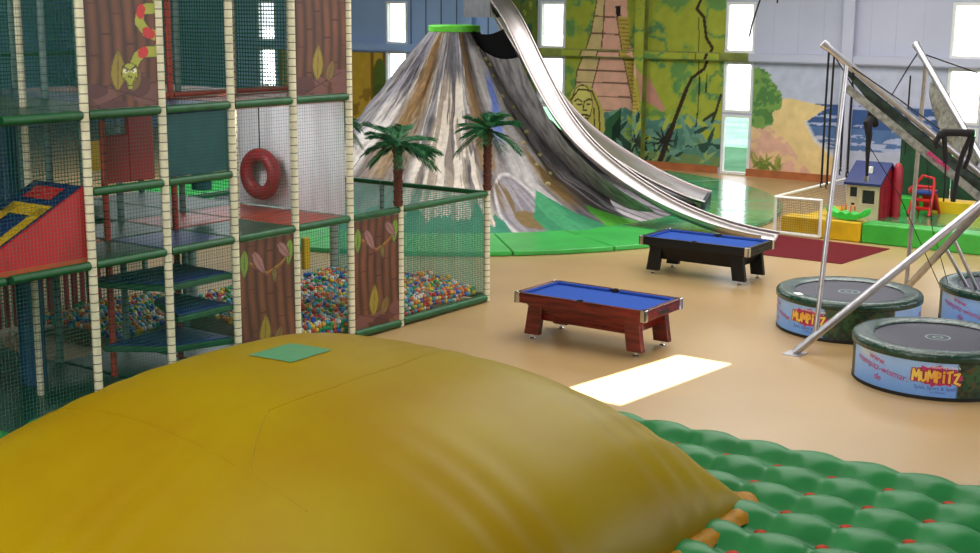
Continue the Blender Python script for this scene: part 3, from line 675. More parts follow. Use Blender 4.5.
# ochre-brown band
brn = band(deg+6*(warp-.5), 176, 199, 4)*ss(z, .5, 1.6); blend(brn*ss(st, .28, .46), (140, 104, 56), .9); blend(brn*ss(st2, .52, .64), (98, 74, 48), .7)
blend(band(deg, 184, 190, 2)*ss(st2, .3, .5)*(z > 1), (176, 132, 74), .6)
# wide pale streaks of the middle
wh = band(deg+8*(warp-.5), 200, 228, 2.5)*(1-ss(z+1.2*(st3-.5), 2.9, 3.5)); blend(wh*ss(.6-st3, 0, .08), (226, 210, 196)); blend(wh*ss(st2, .56, .64), (150, 132, 116), .8)
blend(band(deg, 205, 209, 1.5)*(z > 2.2)*(z < 4)*ss(.6-st2, 0, .1), (214, 204, 198), .8); blend(band(deg, 224, 227, 1.2)*(z > 2.5)*ss(.58-st2, 0, .1), (206, 196, 190), .8)
blend(band(deg, 208, 222, 3)*ss(z, 3.2, 3.7), (122, 118, 128), .8)
blend(band(deg, 227, 236, 2)*ss(st, .36, .5)*(z > 1.2), (142, 108, 66), .85)
# bare pale face with blue stripe
pf = band(deg, 239, 255, 2)*band(z, .9, 4.1, .2); blend(pf, (202, 194, 194), .9); blend(pf*ss(st2, .54, .62), (170, 160, 160), .6)
blend(band(deg-(z-2.4)*7.5, 241.5, 246.5, 1.2)*band(z, 1.9, 3.4, .3), (112, 132, 214), .95)
# dark right shoulder
rs = ss(deg, 253, 258); blend(rs*ss(st, .3, .5), (112, 106, 112), .9); blend(ss(deg, 264, 270)*ss(st3, .3, .6), (150, 144, 150), .8); blend(rs*ss(.44-st3, 0, .1), (150, 142, 146), .8); blend(rs*ss(st2, .6, .7), (70, 62, 66), .8)
blend(band(deg, 249, 258, 2)*(1-ss(z, 1.4, 1.9))*ss(z, .3, .6)*ss(st, .34, .5), (140, 106, 56), .9)
blend(band(deg, 258, 266, 3)*(1-ss(z, .9, 1.3))*ss(.56-st2, 0, .1), (206, 198, 198), .9); blend(band(deg, 240, 248, 3)*band(z, .3, 1.3, .2)*ss(.6-st3, 0, .1), (204, 196, 194), .8)
blend((ss(deg, 243, 246)*ss(z, 4.62-.8*sstep(246, 274, deg)-.05, 4.62-.8*sstep(246, 274, deg)+.03)), (14, 13, 16))  # black painted on the cover for the shade inside the crater entry
# boulder painted at the foot
bo = ((deg-233.5-3*z)/6.5)**2+((z-.52)/.62)**2
blend((1-ss(bo, .9, 1.05))*(z > .03), (206, 198, 198)); blend(1-ss(bo, .6, .85), (126, 118, 126)); blend((1-ss(bo, .5, .7))*ss(.5-st2, 0, .12), (166, 158, 162), .7)
blend((1-ss(((deg-231-2*z)/2.4)**2+((z-.66)/.36)**2, .6, 1.1))*ss(st2, .2, .4), (112, 86, 46), .95); blend((1-ss(((deg-235)/3.4)**2+((z-.26)/.15)**2, .6, 1.1))*ss(st2, .2, .4), (120, 94, 46), .95)
# grass painted at the foot
gr_ = (z < .05+.7*np.clip(1-np.abs(deg-243)/8.5, 0, 1)**.8+.08*(st2-.5))*(deg > 236.5)*(deg < 254); blend(gr_*1., (36, 124, 82)); blend(gr_*ss(st2, .5, .62), (60, 150, 96), .7)
gr2 = (z < .02+.4*np.clip(1-np.abs(deg-256)/6.5, 0, 1)+.05*(st2-.5))*(deg > 250); blend(gr2*1., (86, 172, 52))
gr3 = (z < .35+.5*(st3-.4))*(deg < 229)*(deg > 150); blend(gr3*1., (36, 126, 96), .95); blend(gr3*ss(st2, .5, .6), (70, 150, 120), .6)
C = None
vo = thing('climbing_volcano', 'huge painted volcano of grey, brown and white streaks with lime crater ring', 'climbing mountain', (VA[0], VA[1], 0))
gridmesh('mountain_cover', (P-np.array([VA[0], VA[1], 0]))[::-1], colr[::-1], MT['volc'], vo)
b = MB(); ring = [(.5, 4.5), (.7, 4.5), (.7, 4.68), (.5, 4.7)]
b.lathe(ring+[ring[0]], n=40); b.build('crater_padding', MT['limering'], vo, bevel=.03)
b = MB(); b.lathe([(.55, 4.6), (.05, 4.5), (.001, 4.5)], n=30); b.build('crater_floor', MT['dark'], vo)
def on_cover(d, zz):
    t = math.radians(d); r = float(np.interp(zz, Zp, Rp)); dd = ((t-a0+k8/2) % k8)-k8/2
    r *= 1+(.99/math.cos(dd)-1)*max(0, min(1, (5-zz)/5)); return (r*math.cos(t), r*math.sin(t), zz)
rl = random.Random(11)
for d, zz in ((253.9, 4.1), (260.2, 3.82), (264.2, 3.67), (258, 3.4), (266.7, 3.19), (256.9, 2.89), (262.7, 2.61), (254.2, 2.33), (260.4, 2.01), (252.2, 1.77), (257.4, 1.48), (251.4, 1.28), (255.4, 1.06), (250.2, .86)):
    x, y, _ = on_cover(d, zz); b = MB(); s = rl.uniform(.06, .085); c = (x*1.015, y*1.015, zz)
    pr = [(.001, -s*.8), (s*.7, -s*.55), (s, 0), (s*.65, s*.6), (.001, s*.8)]
    b.lathe(pr, c, 10); b.build('climbing_hold', MT['hold'], vo, smooth=True)
def slide_pt(s_, z_):
    d_ = Vector((1.9, 10.2, 0)).normalized(); return Vector((16.3, -1.65, 0))+d_*s_+Vector((-VA[0], -VA[1], z_))
def strip(rows, nm, m):
    b = MB(); k_ = 7; vs = []
    for A_, B_ in rows:
        A_, B_ = Vector(A_), Vector(B_)
        for j in range(k_): t_ = j/(k_-1); vs.append(A_.lerp(B_, t_)+Vector((0, 0, -.12*math.sin(PI*t_))))
    b.add(vs, [(i*k_+j, i*k_+j+1, (i+1)*k_+j+1, (i+1)*k_+j) for i in range(len(rows)-1) for j in range(k_-1)]); b.build(nm, m, vo, smooth=True)
strip([(on_cover(262, 4.55), slide_pt(8.0, 4.62)), (on_cover(262, 4.3), slide_pt(7.75, 4.3)), (on_cover(264, 4.02), slide_pt(7.45, 3.92))], 'shade_fill', MT['opening'])  # black sheet standing in for the shade of the crater entry
strip([(on_cover(264, 4.02), slide_pt(7.45, 3.92)), (on_cover(265, 3.4), slide_pt(6.95, 3.2)), (on_cover(266, 2.6), slide_pt(6.35, 2.45)), (on_cover(267, 1.9), slide_pt(5.7, 1.85)), (on_cover(268, 1.3), slide_pt(4.9, 1.35)), (on_cover(268, .85), slide_pt(4.0, .9)), (on_cover(268, .45), slide_pt(2.9, .5))], 'shoulder_cover', MT['shoulder'])
# ring of floor padding round the foot, in wedge pads
RO, RI = 8.85, 6.5
seams = list(range(0, 360, 15))
for i, d in enumerate(seams):
    a, c = math.radians(d+.12), math.radians(d+15-.12); b = MB(); n = 8
    A = [a+(c-a)*j/n for j in range(n+1)]
    glossy = d >= 255 or d < 90
    z1 = .1
    pin = [(VA[0]+RI*math.cos(t), VA[1]+RI*math.sin(t)) for t in A]; pout = [(VA[0]+RO*math.cos(t), VA[1]+RO*math.sin(t)) for t in A]
    loop = pin+pout[::-1]
    b.prism([(x, y, .005) for x, y in loop], (0, 0, z1))
    o = b.build('floor_pad', MT['greenfl'] if glossy else MT['grenmat'], None, bevel=.02)
    tag(o, ('glossy dark green floor pad, wedge of the ring around the volcano foot, window side' if glossy else 'matt bright green floor pad, wedge of the ring around the volcano foot'), 'floor pad', 'dark floor pads around the volcano' if glossy else 'bright floor pads around the volcano')

# slides
def chute(t, path, width, depth, side, name, m, wall=.03, curl=.05):
    # path: (horizontal distance along d from E, z of rim) -> rim on the near side
    E, d = side; d = Vector((d[0], d[1], 0)).normalized(); nrm = Vector((d.y, -d.x, 0))
    prof = []                                       # cross section: across, down
    nn = 14
    for i in range(nn+1):
        u = -1+2*i/nn; prof.append((width*(u+1)/2, -depth*(1-abs(u)**3.2)))
    vs, fs = [], []
    for s, z in path:
        for ac, dn in prof: p = Vector((E[0], E[1], z+dn))+d*s+nrm*ac; vs.append(p)
    k = len(prof)
    for i in range(len(path)-1):
        for j in range(k-1): fs.append((i*k+j, i*k+j+1, (i+1)*k+j+1, (i+1)*k+j))
    b = MB(); b.add(vs, fs); o = b.build(name, m, t, smooth=True)
    so = o.modifiers.new('thickness', 'SOLIDIFY'); so.thickness = .02
    for w_ in (0, width):
        b = MB(); b.tube([Vector((E[0], E[1], z))+d*s+nrm*w_ for s, z in path], curl, 8); b.build('rim', m, t, smooth='auto')
    return d, nrm
def smooth_path(pts, n=60):
    pts = sorted(pts); x = np.array([p[0] for p in pts]); z = np.array([p[1] for p in pts]); xs_ = np.linspace(x[0], x[-1], n); zs_ = np.interp(xs_, x, z)
    for _ in range(14): zs_[1:-1] = (zs_[:-2]+2*zs_[1:-1]+zs_[2:])/4
    return list(zip(xs_, zs_))
sl = thing('long_slide', 'long narrow steel slide curving down the volcano towards black pool table', 'slide', (0, 0, 0))
p1 = [(9.2, 5.9), (8.43, 5.34), (8.13, 5.11), (7.51, 4.15), (7.04, 3.49), (6.5, 2.78), (6.08, 2.38), (5.63, 2.0), (5.13, 1.69), (4.64, 1.44), (4.0, 1.14), (3.37, .89), (2.77, .7), (2.18, .55), (1.6, .44), (1.04, .36), (.5, .31), (-.05, .3)]
d1, n1 = chute(sl, smooth_path(p1, 70), .7, .2, ((16.3, -1.65), (1.9, 10.2)), 'chute', MT['steel'], curl=.025)
for s, zz in ((1.15, .2), (1.35, .22)):
    b = MB(); q = Vector((16.3, -1.65, 0))+d1*s+n1*(.2 if s < 1.2 else .55); b.tube([(q.x, q.y, .0), (q.x, q.y, zz)], .03, 8); b.build('support_leg', MT['galv'], sl, smooth='auto')
q = Vector((16.3, -1.65, 0))+d1*9.0
b = MB()
for w_ in (0, .7):
    b.prism([q+n1*w_+Vector((0, 0, 4.9))-d1*.5, q+n1*w_+Vector((0, 0, 4.9))+d1*.5, q+n1*w_+Vector((0, 0, 6.4))+d1*.5, q+n1*w_+Vector((0, 0, 6.4))-d1*.5], n1*.03)
b.build('side_plate', MT['galv'], sl)
sl2 = thing('wide_slide', 'broad shiny steel slide behind the narrow one, ending on glossy green pads', 'slide', (0, 0, 0))
p2 = [(5.9, 5.4), (4.87, 3.86), (4.29, 2.97), (3.71, 2.3), (3.14, 1.83), (2.57, 1.47), (1.72, .98), (1.17, .72), (.61, .5), (.28, .36), (0, .32)]
d2v = Vector((-2.6, 6.6, 0)).normalized(); n2v = Vector((d2v.y, -d2v.x, 0)); E2 = Vector((22.15, 2.35, 0))-n2v*2.1
chute(sl2, smooth_path(p2, 60), 2.1, .14, ((E2.x, E2.y), tuple(d2v[:2])), 'chute', MT['steel'], curl=.03)
b = MB(); q = E2+n2v*1.05; b.prism([q-n2v*1.05+Vector((0, 0, .1)), q+n2v*1.05+Vector((0, 0, .1)), q+n2v*1.05+Vector((0, 0, .3)), q-n2v*1.05+Vector((0, 0, .3))], d2v*.1); b.build('support_leg', MT['dkgrey'], sl2)

# ================================================================== POOL TABLES
def pool_table(name, loc, body, label):
    L, Wd, H = 2.32, 1.18, .755; t = thing(name, label, 'pool table', loc)
    # local x: across (0..Wd, away), local y: 0..-L
    b = MB()
    rail = .13; z0, z1 = H-.165, H-.012
    for lo, hi in (((0, -L, z0), (.035, 0, z1)), ((Wd-.035, -L, z0), (Wd, 0, z1)), ((.035, -.035, z0), (Wd-.035, 0, z1)), ((.035, -L, z0), (Wd-.035, -L+.035, z1))): b.box(lo, hi)
    b.box((.035, -L+.035, z0), (Wd-.035, -.035, z0+.03)); b.build('apron', body, t, bevel=.008)
    b = MB(); b.box((.04, -L+.04, H-.07), (Wd-.04, -.04, H-.05)); b.build('playing_surface', MT['felt'], t)
    # top rails, broken at the pockets
    b = MB(); c = MB(); pk = .07
    def rails(y0, y1, x0, x1, cb): b.box((x0, y0, H-.03), (x1, y1, H)); c.box(cb[0], cb[1])
    for ya, yb in ((-pk, -L/2+pk), (-L/2-pk, -L+pk)):
        y0, y1 = min(ya, yb), max(ya, yb)
        b.box((.0, y0, H-.03), (.05, y1, H)); b.box((Wd-.05, y0, H-.03), (Wd, y1, H))
        c.box((.05, y0+.02, H-.045), (.1, y1-.02, H-.006)); c.box((Wd-.1, y0+.02, H-.045), (Wd-.05, y1-.02, H-.006))
    for y0, y1, s in ((-.075, 0, -1), (-L, -L+.075, 1)):
        b.box((pk, y0, H-.03), (Wd-pk, y1, H)); c.box((pk+.02, y0-.04 if s < 0 else y1, H-.045), (Wd-pk-.02, y0 if s < 0 else y1+.04, H-.008))
    b.build('top_rail', body, t, bevel=.006); c.build('cushion', MT['felt'], t, bevel=.006)
    for x in (.06, Wd-.06):
        for y in (-.06, -L/2, -L+.06):
            if abs(y+L/2) < .01: xx = x+(.0 if x < .5 else .0)
            else: xx = x
            b = MB(); b.lathe([(.001, H-.06), (.04, H-.06), (.046, H+.001), (.058, H+.003), (.058, H-.03), (.045, H-.1)], (xx, y, 0), 16); b.build('pocket', MT['rubber'], t, smooth='auto')
    for x in (0, Wd):
        for y in (0, -L):
            b = MB(); sx, sy = (1 if x == 0 else -1), (-1 if y == 0 else 1)
            xo, yo = x-sx*.006, y-sy*.006
            b.box((min(xo, xo+sx*.03), min(yo, yo+sy*.09), z0-.01), (max(xo, xo+sx*.03), max(yo, yo+sy*.09), H+.003)); b.box((min(xo, xo+sx*.09), min(yo, yo+sy*.03), z0-.01), (max(xo, xo+sx*.09), max(yo, yo+sy*.03), H+.003))
            b.build('corner_cap', MT['chrome'], t, bevel=.008)
    # tapered cabinet below
    b = MB(); b.hexa([(.24, -L+.34, .3), (Wd-.24, -L+.34, .3), (Wd-.24, -.34, .3), (.24, -.34, .3), (.1, -L+.12, z0), (Wd-.1, -L+.12, z0), (Wd-.1, -.12, z0), (.1, -.12, z0)])
    b.build('cabinet', body, t, bevel=.01)
    for x, sx in ((.12, 1), (Wd-.12, -1)):
        for y, sy in ((-.2, -1), (-L+.2, 1)):
            b = MB(); zt = z0; zb = .075
            # splayed slab leg, wider at the foot
            prof = [(-.02*sy, zt), (.24*sy, zt), (.2*sy, zb+.2), (.17*sy, zb), (-.1*sy, zb), (-.07*sy, zb+.18)]
            b.prism([(x, y+a, zz) for a, zz in prof], (sx*.1, 0, 0)); lg = b.build('leg', body, t, bevel=.01)
            b = MB(); b.lathe([(.001, .0), (.045, .0), (.048, .018), (.02, .03), (.02, .08), (.001, .08)], (x+sx*.05, y+.035*sy, 0), 14); b.build('levelling_foot', MT['chrome'], lg, smooth='auto')
    b = MB(); b.box((Wd*.36, -L-.012, z0+.03), (Wd*.62, -L+.01, z0+.09)); b.build('ball_return', MT['rubber'], t, bevel=.01)
    return t
pool_table('pool_table', (6.471, -1.919, 0), MT['cherry'], 'cherry-brown pool table with blue felt, nearest the ball pool')
pool_table('pool_table', (12.306, -.89, 0), MT['blackwood'], 'black pool table with blue felt, in front of the volcano slide')

# ================================================================== TRAMPOLINES
def font_mesh(body, size, italic=0.):
    c = bpy.data.curves.new('tmp', 'FONT'); c.body = body; c.size = size; c.align_x = 'CENTER'; c.align_y = 'CENTER'; c.shear = italic; c.resolution_u = 2; c.offset = size*.002
    o = bpy.data.objects.new('tmp', c); COL.objects.link(o)
    dg = bpy.context.evaluated_depsgraph_get(); me = bpy.data.meshes.new_from_object(o.evaluated_get(dg)); bpy.data.objects.remove(o); bpy.data.curves.remove(c)
    v = [tuple(q.co) for q in me.vertices]; me.calc_loop_triangles(); f = [tuple(p.vertices) for p in me.loop_triangles]; bpy.data.meshes.remove(me); return v, f
def wrap(parent, nm, body, size, ang, z, R, m, tilt=0., off=.006, stretch=1., italic=0.):
    v, f = font_mesh(body, size, italic); b = MB(); ct, s_ = math.cos(tilt), math.sin(tilt); out = []
    for x, y, _ in v:
        x *= stretch; X, Y = x*ct-y*s_, x*s_+y*ct; a = ang+X/R; out.append(((R+off)*math.cos(a), (R+off)*math.sin(a), z+Y))
    b.add(out, f); return b.build(nm, m, parent)
GLYPH = {'M': [[(0, 0), (.12, 1.05)], [(.12, 1.05), (.5, .35)], [(.5, .35), (.9, 1.05)], [(.9, 1.05), (1, 0)]], 'U': [[(.05, .85), (.08, .2)], [(.08, .2), (.45, .0)], [(.45, 0), (.85, .2)], [(.85, .2), (.9, .85)]],
         'P': [[(.1, -.05), (.1, 1)], [(.05, 1), (.75, .85)], [(.75, .85), (.7, .5)], [(.7, .5), (.1, .42)]], 'I': [[(.3, 0), (.35, .72)], [(.36, .92), (.37, 1.05)]], 'T': [[(-.05, .98), (.95, 1.08)], [(.42, 1), (.38, 0)]], 'Z': [[(0, .8), (.85, .9)], [(.85, .9), (.1, .05)], [(.1, .05), (1.0, -.15)]]}
WID = {'M': 1.0, 'U': .85, 'P': .72, 'I': .42, 'T': .8, 'Z': .9}
def logo(parent, word, size, ang, z, R, m, off, th=.3):
    b = MB(); x = 0; tot = sum(WID[c]+.2 for c in word)-.2
    def P(u, v): a = ang+(u-tot/2)*size*.62/R; return ((R+off)*math.cos(a), (R+off)*math.sin(a), z+(v-.5)*size)
    for c in word:
        for (u0, v0), (u1, v1) in GLYPH[c]:
            du, dv = (u1-u0)*WID[c]*.62, v1-v0; l = math.hypot(du, dv); nx, ny = -dv/l*th/2, du/l*th/2; ex, ey = du/l*th*.3, dv/l*th*.3
            U0, U1 = x+u0*WID[c], x+u1*WID[c]
            b.add([P(U0+(nx-ex)/.62, v0+ny-ey), P(U0-(nx+ex)/.62, v0-ny-ey), P(U1-(nx-ex)/.62, v1-ny+ey), P(U1+(nx+ex)/.62, v1+ny+ey)], [(0, 1, 2, 3)])
        x += WID[c]+.2
    return b.build('lettering', m, parent)
def trampoline(loc, textang, label):
    R, H = 1.162, .65; t = thing('trampoline', label, 'trampoline', loc)
    b = MB(); b.lathe([(R-.06, .0), (R-.02, .0), (R-.02, .05), (R-.06, .05), (R-.06, 0)], n=64); b.build('base_ring', MT['rubber'], t, smooth='auto')
    # printed skirt
    na, nz = 260, 24; A, Zz = np.meshgrid(np.linspace(0, 2*PI, na), np.linspace(.03, H-.1, nz), indexing='ij')
    rel = (np.degrees(A-textang)+30) % 360; n = fbm(A*10, Zz*9, 5); n2 = fbm(A*24, Zz*16, 8)
    c = np.zeros(A.shape+(3,)); f = (Zz/H)[..., None]
    c[:] = np.array((104, 160, 240))*(1-f)+np.array((176, 206, 248))*f
    Cv = Canvas(A, Zz, 0); Cv.c = c
    Cv.c += ((np.array((232, 222, 196))-Cv.c)*(np.exp(-((rel-14)/9)**2)*np.clip((Zz-.36)/.16, 0, 1))[..., None]*.6)
    forest = ((rel > 81) & (rel < 138)) | ((rel > 232) & (rel < 356))
    Cv.put(forest, (26, 58, 40)); Cv.put(forest & (n > .55), (44, 84, 48)); Cv.put(forest & (n2 > .62), (86, 62, 40)); Cv.put(forest & (n2 < .36), (18, 36, 30))
    P = np.stack([(R-.025)*np.cos(A), (R-.025)*np.sin(A), Zz], -1)
    sk = gridmesh('skirt', P, Cv.c, MT['skirt'], t)
    # lettering, on both printed sky fields
    Rk = R-.025
    for d in (0, 168):
        ta = textang+math.radians(d)
        wrap(sk, 'lettering', 'www.', .13, ta-.08, .44, Rk, MT['magenta'], -.2)
        wrap(sk, 'lettering', 'mumpitz-wismar.', .132, ta-.05, .32, Rk, MT['magenta'], -.16)
        wrap(sk, 'lettering', 'de', .13, ta-.06, .19, Rk, MT['magenta'], -.2)
        la = ta+math.radians(38)
        # pink splash behind the logo
        b = MB(); pts_ = []
        for k in range(44):
            q = 2*PI*k/44; rr = 1+.13*math.sin(k*2.6)+.07*math.cos(k*5.1); x, y = .31*rr*math.cos(q), .135*rr*math.sin(q); pts_.append((x, y))
        vv = []; ff = []
        for x, y in pts_: a = la+x/Rk; vv.append(((Rk+.004)*math.cos(a), (Rk+.004)*math.sin(a), .34+y))
        # strips so the splash follows the curved skirt
        m = len(pts_); lo = sorted(range(m), key=lambda i: pts_[i][0])
        half = m//2
        top = [vv[i] for i in range(0, half+1)]; bot = [vv[(m-i) % m] for i in range(0, half+1)]
        b.add(top+bot, [(i, i+1, half+2+i, half+1+i) for i in range(half)]); b.build('logo_splash', MT['logop'], sk)
        logo(sk, 'MUMPITZ', .142, la, .33, Rk, MT['logop2'], .0075, .42); logo(sk, 'MUMPITZ', .142, la, .33, Rk, MT['logoy'], .0115, .22)
        wrap(sk, 'lettering', 'Indoor Spielpark', .06, la+.09, .465, Rk, MT['logow'], 0, .009)
        wrap(sk, 'lettering', 'Spiel, Sport & Spaß', .07, la-.01, .17, Rk, MT['logob'], 0, .006)
        wrap(sk, 'lettering', 'in Wismar', .045, la+.03, .115, Rk, MT['logob'], 0, .006)
    b = MB(); pr = [(R-.3, H-.03), (R-.24, H-.005), (R-.1, H), (R-.02, H-.012), (R+.004, H-.05), (R+.004, H-.12), (R-.02, H-.13)]
    b.lathe(pr, n=72); b.build('rim_pad', MT['tgreen'], t, smooth=True)
    b = MB(); b.lathe([(.001, H-.045), (.14, H-.045), (R-.26, H-.045)], n=64); bed = b.build('jumping_bed', MT['tbed'], t, smooth=True)
    b = MB(); b.lathe([(.15, H-.043), (.175, H-.043)], n=40); b.lathe([(.05, H-.043), (.075, H-.043)], n=30); b.build('white_mark', MT['postg'], bed)
    return t
def faceang(x, y): return math.atan2(CAM[1]-y, CAM[0]-x)
T1, T2, T3 = (10.372, -5.87, 0), (8.128, -7.995, 0), (12.456, -7.913, 0)
trampoline(T1, faceang(*T1[:2])+math.radians(-70), 'round trampoline with green rim between the pool tables and diagonal steel leg')
trampoline(T2, faceang(*T2[:2])+math.radians(-37), 'round trampoline nearest the quilted mat, showing the full web address')
trampoline(T3, faceang(*T3[:2])+math.radians(-38), 'round trampoline cut off at the frame, behind the crossing steel legs')
tr1 = [o_ for o_ in bpy.data.objects if o_.name == 'trampoline'][0]
b = MB(); b.add([(-.97, .5, .654), (-.84, .62, .654), (-.77, .53, .656), (-.9, .41, .656)], [(3, 2, 1, 0)]); b.build('white_tag', MT['logow'], tr1)
# ------------------------------------------------------------ bungee frame
HUB = Vector((10.22, -8.12, 2.5))
bf = thing('bungee_rig', 'galvanised steel bungee trampoline frame with leaning masts and splayed legs', 'bungee frame', (0, 0, 0))
MAST = [Vector((8.7, -5.85, 4.62)), Vector((12.02, -6.1, 4.64)), Vector((12.3, -10.3, 4.62)), Vector((8.4, -10.2, 4.62))]
MAST = [m_.lerp(HUB, .012 if i_ == 0 else .05) for i_, m_ in enumerate(MAST)]
FEET = [Vector((8.24, -5.86, 0)), Vector((13.0, -5.82, 0)), Vector((12.4, -10.4, 0)), Vector((8.1, -10.3, 0))]
for i in range(4):
    b = MB(); b.tube([HUB, MAST[i]], .055 if i else .05, 14); mo = b.build('mast', MT['galv'], bf, smooth='auto')
    b = MB(); d = (MAST[i]-HUB).normalized(); b.tube([MAST[i]-d*.03, MAST[i]+d*.06], .062, 12); b.build('mast_cap', MT['galv'], mo, smooth='auto')
    b = MB(); b.tube([FEET[i]+Vector((0, 0, .03)), HUB], .062, 14); lg = b.build('leg', MT['galv'], bf, smooth='auto')
    b = MB(); f_ = FEET[i]; b.box((f_.x-.16, f_.y-.14, 0), (f_.x+.16, f_.y+.14, .015)); b.build('foot_plate', MT['galv'], lg)
    a = FEET[i].lerp(HUB, .1); c = MAST[i].lerp(HUB, .12)
    b = MB(); b.tube([a, c], .037, 12); b.build('prop', MT['galv'], bf, smooth='auto')
b = MB(); b.lathe([(.001, -.16), (.16, -.16), (.16, .16), (.001, .16)], HUB, 20); b.build('hub', MT['galv'], bf, smooth='auto')
b = MB(); b.tube([(HUB.x, HUB.y, 0), HUB], .07, 14); b.build('centre_post', MT['galv'], bf, smooth='auto')
for q in (.52, .6):
    a = FEET[1].lerp(HUB, q); b = MB(); b.tube([a, (a.x+.75, a.y-.55, 0)], .03, 10); b.build('strut', MT['galv'], bf, smooth='auto')
# camouflage banner under the first mast, grey cloth on the second
a, c = MAST[0].lerp(HUB, .14), MAST[0].lerp(HUB, .97)
def mast_banner(a, c, w, m, label, name, parts=None):
    d = (c-a).normalized(); dn = (Vector((0, 0, -1))-d*Vector((0, 0, -1)).dot(d)).normalized(); sd = d.cross(dn)
    t = thing(name, label, 'banner', (0, 0, 0)); b = MB(); n = 24; vs = []
    for i in range(n+1):
        s = i/n; p = a.lerp(c, s)
        for j in range(7):
            v = j/6; ww = w*min(1, .25+3*s)
            vs.append(p+dn*(.062+ww*v)+sd*(.03*math.sin(s*19+v*3)*v))
    b.add(vs, [(i*7+j, i*7+j+1, (i+1)*7+j+1, (i+1)*7+j) for i in range(n) for j in range(6)]); o = b.build('cloth', m, t, smooth=True)
    o.modifiers.new('thickness', 'SOLIDIFY').thickness = .012
    return t, d, dn, sd
t_, d_, dn_, sd_ = mast_banner(a, c, .2, MT['camo'], 'dark green camouflage banner laced along the first leaning mast', 'mast_banner')
b = MB(); p0 = a.lerp(c, .62)
for k in range(7):
    q = p0+d_*(.06*k)+dn_*.25; b.prism([q-d_*.025-dn_*.03-sd_*.05, q+d_*.02-dn_*.03-sd_*.05, q+d_*.02+dn_*(.03-.01*(k % 3))-sd_*.05, q-d_*.025+dn_*.03-sd_*.05], sd_*.1)
b.build('pink_print', MT['logop'], t_)
b = MB(); n_ = 24
for i in range(n_): 
    s0, s1 = .06+.94*i/n_, .06+.94*(i+1)/n_; P_ = [a.lerp(c, s0)+dn_*.215-sd_*.035, a.lerp(c, s1)+dn_*.215-sd_*.035, a.lerp(c, s1)+dn_*.33-sd_*.035, a.lerp(c, s0)+dn_*.33-sd_*.035]; b.add(P_+[p+sd_*.07 for p in P_], [(0, 1, 2, 3), (7, 6, 5, 4), (0, 3, 7, 4), (1, 5, 6, 2), (3, 2, 6, 7), (0, 4, 5, 1)])
b.build('grey_edge_strip', MT['netgrey'], t_)
a, c = MAST[1].lerp(HUB, .22), MAST[1].lerp(HUB, .8)
mast_banner(a, c, .42, MT['netgrey'], 'crumpled grey mesh cloth hanging under the second leaning mast', 'mast_cloth')

# bungee cords and harnesses
def cord(pts, label, r=.011, group='black bungee cords on the steel masts'):
    b = MB(); b.tube(pts, r, 6); return tag(b.build('bungee_rope', MT['rope'], None, smooth='auto'), label, 'bungee cord', group)
Z = Vector((0, 0, 1)); A0, B0 = MAST[0], MAST[1]
h1 = Vector((10.5, -6.02, 3.46)); h2 = Vector((8.12, -8.0, 3.48))
# doubled cords hanging straight down from the first mast
for k, (f_, dz, dx) in enumerate(((.02, 1.95, 0), (.05, 1.9, .06), (.12, 1.55, .02), (.16, 1.5, .08))):
    p = A0.lerp(HUB, f_); cord([p, p-Z*dz*.5+Vector((.01, .01, 0)), p-Z*dz], ('long doubled bungee cord with metal hook hanging at the first mast tip', 'second strand of the bungee cord at the first mast tip', 'bungee cord hanging below the first mast beside its prop', 'second strand hanging beside the first mast prop')[k], .016)
    b = MB(); e = p-Z*(dz+.02); b.tube([e+Vector((.035*math.cos(q*.7), 0, .05*math.sin(q*.7)-.04)) for q in range(8)], .01, 6)
    tag(b.build('karabiner', MT['rope'], None), 'dark hook at the lower end of the %s hanging strand' % ('first', 'second', 'third', 'fourth')[k], 'hook')
cord([A0.lerp(HUB, .03), A0.lerp(HUB, .03).lerp(h1, .6)-Z*.02, h1+Z*.05], 'bungee cord from the first mast tip to the hanging harness')
cord([B0.lerp(HUB, .03), B0+Vector((-.25, .05, -.35)), h1+Vector((.75, 0, .22)), h1+Z*.04], 'bungee cord from the second mast tip down to the left harness')
p = B0.lerp(HUB, .03)+Vector((-.3, .02, -.4)); cord([p, p-Z*.9, p-Z*1.3], 'bungee cord dangling beside the second mast', .014)
cord([A0.lerp(HUB, .14), A0.lerp(HUB, .14).lerp(h2, .5)-Z*.03, h2+Vector((-.15, .15, .05))], 'bungee cord slanting from the first mast to the right harness')
cord([B0.lerp(HUB, .05), Vector((12.6, -7.2, 4.05)), Vector((12.7, -8.2, 3.6))], 'bungee cord from the second mast running out of the frame')
cord([h1-Z*.5, Vector((10.9, -6.4, 2.2)), Vector((11.6, -6.95, .66))], 'thin cord slanting down to the trampoline behind the legs', .007)
cord([h1+Vector((.8, -.6, -.3)), Vector((11.5, -6.8, 1.6)), Vector((11.9, -7.0, .66))], 'second thin cord reaching down to the rear trampoline rim', .007)
